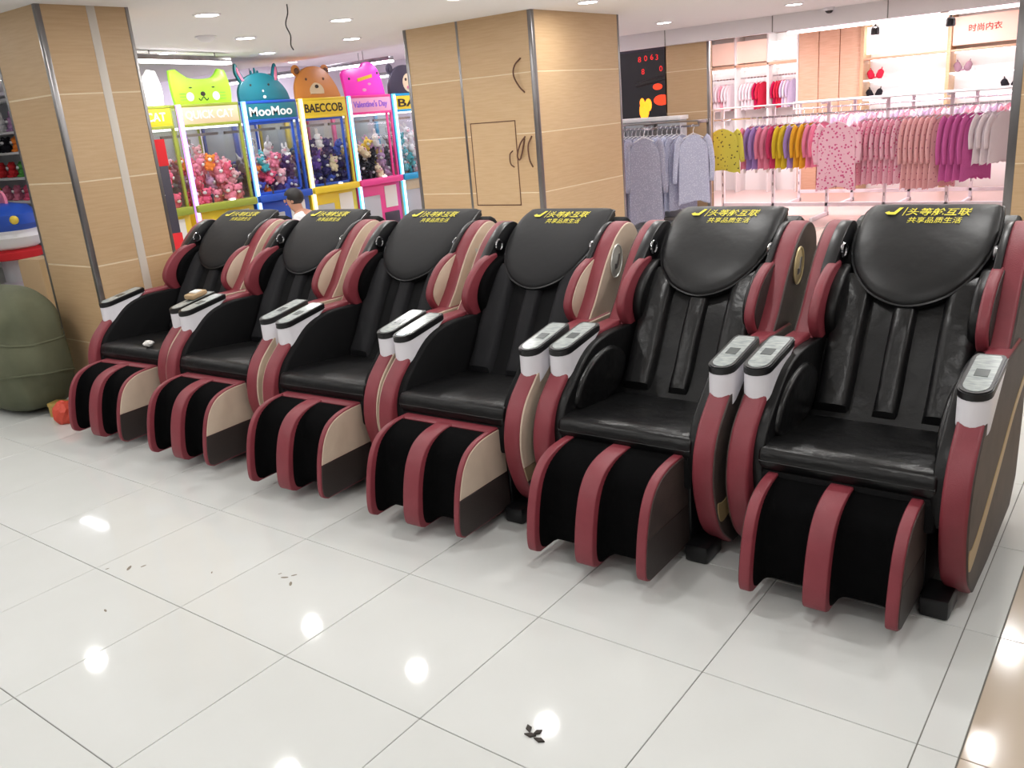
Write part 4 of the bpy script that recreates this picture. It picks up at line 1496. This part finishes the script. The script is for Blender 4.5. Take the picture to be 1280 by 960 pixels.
# shop back wall: lit wardrobe, wood panels, lit shelf unit
SY = 13.0
wl = struct(obj('wall_shop', bx(-3.3, 2.6, SY + .45, SY + .55, 0, 2.52), 'wood_pink', smooth=0))
wp = thing('wall_panelling', 'pinkish wood panelling between the lit wardrobe and the lit shelves', 'panelling', (-1.2, SY + .02, 0))
for k in range(3):
    x = -.47 + k * .32
    obj('panel', bx(x, x + .3095, 0, .40, .0, 2.5, .006), 'wood_pink', wp)
wr = thing('lit_wardrobe', 'brightly lit open wardrobe of hanging clothes at the shop wall', 'wardrobe', (-2.45, SY, 0))
obj('back_panel', bx(-.8, .76, .38, .42, 0, 2.5), 'white', wr)
for x in (-.82, -.28, .27, .75):
    obj('divider', bx(x, x + .03, 0, .40, 0, 2.5, .003), 'white', wr)
obj('head_board', bx(-.8, .76, 0, .40, 2.02, 2.06, .003), 'wood_pink', wr)
obj('light_box', bx(-.76, .25, .05, .12, 2.08, 2.42, .004), 'sign_emit', wr)
obj('light_box', bx(.32, .72, .02, .09, 2.09, 2.36, .004), 'box_emit', wr)
obj('light_bar', bx(-.78, .74, .25, .29, 1.97, 2.0), 'pink_emit', wr)
obj('hang_rail', tube([(-.8, .2, 1.85), (.76, .2, 1.85)], .012, 8), 'chrome', wr)
for k in range(18):
    cn = ['g_white', 'g_white', 'g_white', 'g_print', 'g_white', 'g_white', 'g_white', 'g_white', 'g_white', 'g_white', 'g_crimson', 'g_red', 'g_crimson', 'g_red', 'g_red', 'g_lilac', 'g_white', 'g_lilac'][k]
    garment('hung_top', ((-3.24 + .115 + (k % 6) * .056, -2.70 + .115 + (k % 6) * .056, -2.15 + .105 + (k % 6) * .048)[k // 6], SY + .2, 1.85), math.radians(60 + random.uniform(-1.2, 1.2)), cn, (.50, .32, .30, k % 3), '%s top hanging in the lit wardrobe' % {'g_white': 'white', 'g_print': 'pink printed', 'g_crimson': 'crimson', 'g_red': 'bright red', 'g_lilac': 'lilac'}[cn], 'top', 'tops in the lit wardrobe', .78)
su = thing('display_shelves', 'overlit white display shelving for underwear at the shop wall', 'shelf', (.45, SY, 0))
obj('back_panel', bx(-1.15, 1.6, .38, .42, 0, 2.5), 'white', su)
for x in (-1.17, .03, 1.25):
    obj('upright', bx(x, x + .05, -.02, .40, 0, 2.5, .003), 'wood_panel', su)
for z in (1.04, 1.38, 1.66, 1.97):
    obj('shelf_board', bx(-1.15, 1.6, 0, .39, z - .03, z, .003), 'white' if z < 1.9 else 'wood_pink', su)
    if z > 1.2:
        obj('light_bar', bx(-1.1, 1.55, .30, .34, z - .045, z - .03), 'pink_emit', su)
obj('light_box', bx(-1.09, -.02, .02, .10, 2.02, 2.40, .004), 'box_emit', su)
sb_ = obj('sign_box', bx(.09, 1.24, .02, .10, 2.02, 2.40, .004), 'sign_emit', su)
obj('lettering', fit_text(text_mesh('时尚内衣', 1, bold=.012), .42, .10), 'red_print', sb_, (.50, .014, 2.235), (math.pi / 2, 0, 0))


def bra(x, z, m, lab):
    o = thing('bra', lab, 'bra', (x, SY + .12, z))
    o.scale = (.72, .72, .72)
    for sx in (-1, 1):
        b_ = bmesh.new()
        bmesh.ops.create_uvsphere(b_, u_segments=14, v_segments=8, radius=.075)
        for v in b_.verts:
            v.co.y *= .7
            v.co.z = v.co.z * (1.1 if v.co.z < 0 else 1.5)
            v.co.x += sx * .085 + (0.02 * sx if v.co.z > 0 else 0)
            v.co.z += .085
            v.co.z = max(0, v.co.z)
        obj('cup', b_, m, o)
        obj('strap', tube(cr([(sx * .11, 0, .17), (sx * .12, .05, .23), (sx * .10, .10, .16), (sx * .1, .1, 0)], 4), .007, 6), m, o)
    obj('bridge', bx(-.03, .03, -.045, -.02, .02, .05, .004), m, o)


bra(-.525, 1.66, 'g_red', 'red bra on the upper lit shelf')
bra(-.53, 1.38, 'pl_black', 'black bra on the shelf below the red bra')
mat('g_greymauve', s(150, 120, 136), .8)
bra(.68, 1.66, 'g_greymauve', 'grey-mauve bra on the upper lit shelf under the lettered sign')
bra(1.30, 1.38, 'pl_black', 'black bra on the lit shelf below the grey-mauve bra')
# track lights on the shop ceiling
for k, (x0, x1) in enumerate(((-.9, .9), (1.0, 2.2))):
    tl = thing('track_light', ('long pinkish-white light bar under the shop ceiling above the wood panelling', 'shorter light bar under the shop ceiling over the lettered sign')[k], 'ceiling light', ((x0 + x1) / 2, 10.4, 2.30))
    for x in (-.5, .5):
        obj('stem', tube([(x, 0, .07), (x, 0, .222)], .008, 6), 'white_plastic', tl)
    obj('track', bx(-(x1 - x0) / 2, (x1 - x0) / 2, -.03, .03, .03, .08, .004), 'white_plastic', tl)
    obj('diffuser', bx(-(x1 - x0) / 2, (x1 - x0) / 2, -.035, .035, -.005, .03, .006), 'pink_emit', tl)
for x in (.18, 1.02):
    sp = thing('spotlight', 'small black spotlight hanging from the shop light bar', 'spotlight', (x, 10.4, 2.22), 0, 'shop spotlights')
    obj('stem', tube([(0, 0, .03), (0, 0, .078)], .012, 8), 'black_plastic', sp)
    obj('spot_head', lathe([(.03, .05), (.05, .03), (.055, -.04), (.045, -.05)], 14), 'black_plastic', sp)
for x, y in ((-2.4, 11.8), (-.8, 11.0), (.6, 12.0), (1.6, 10.6), (.2, 10.4), (-1.6, 10.5)):
    downlight(x, y, 38, 2.52, 'bright recessed downlight in the shop ceiling', 'shop downlights', (1, .84, .86))
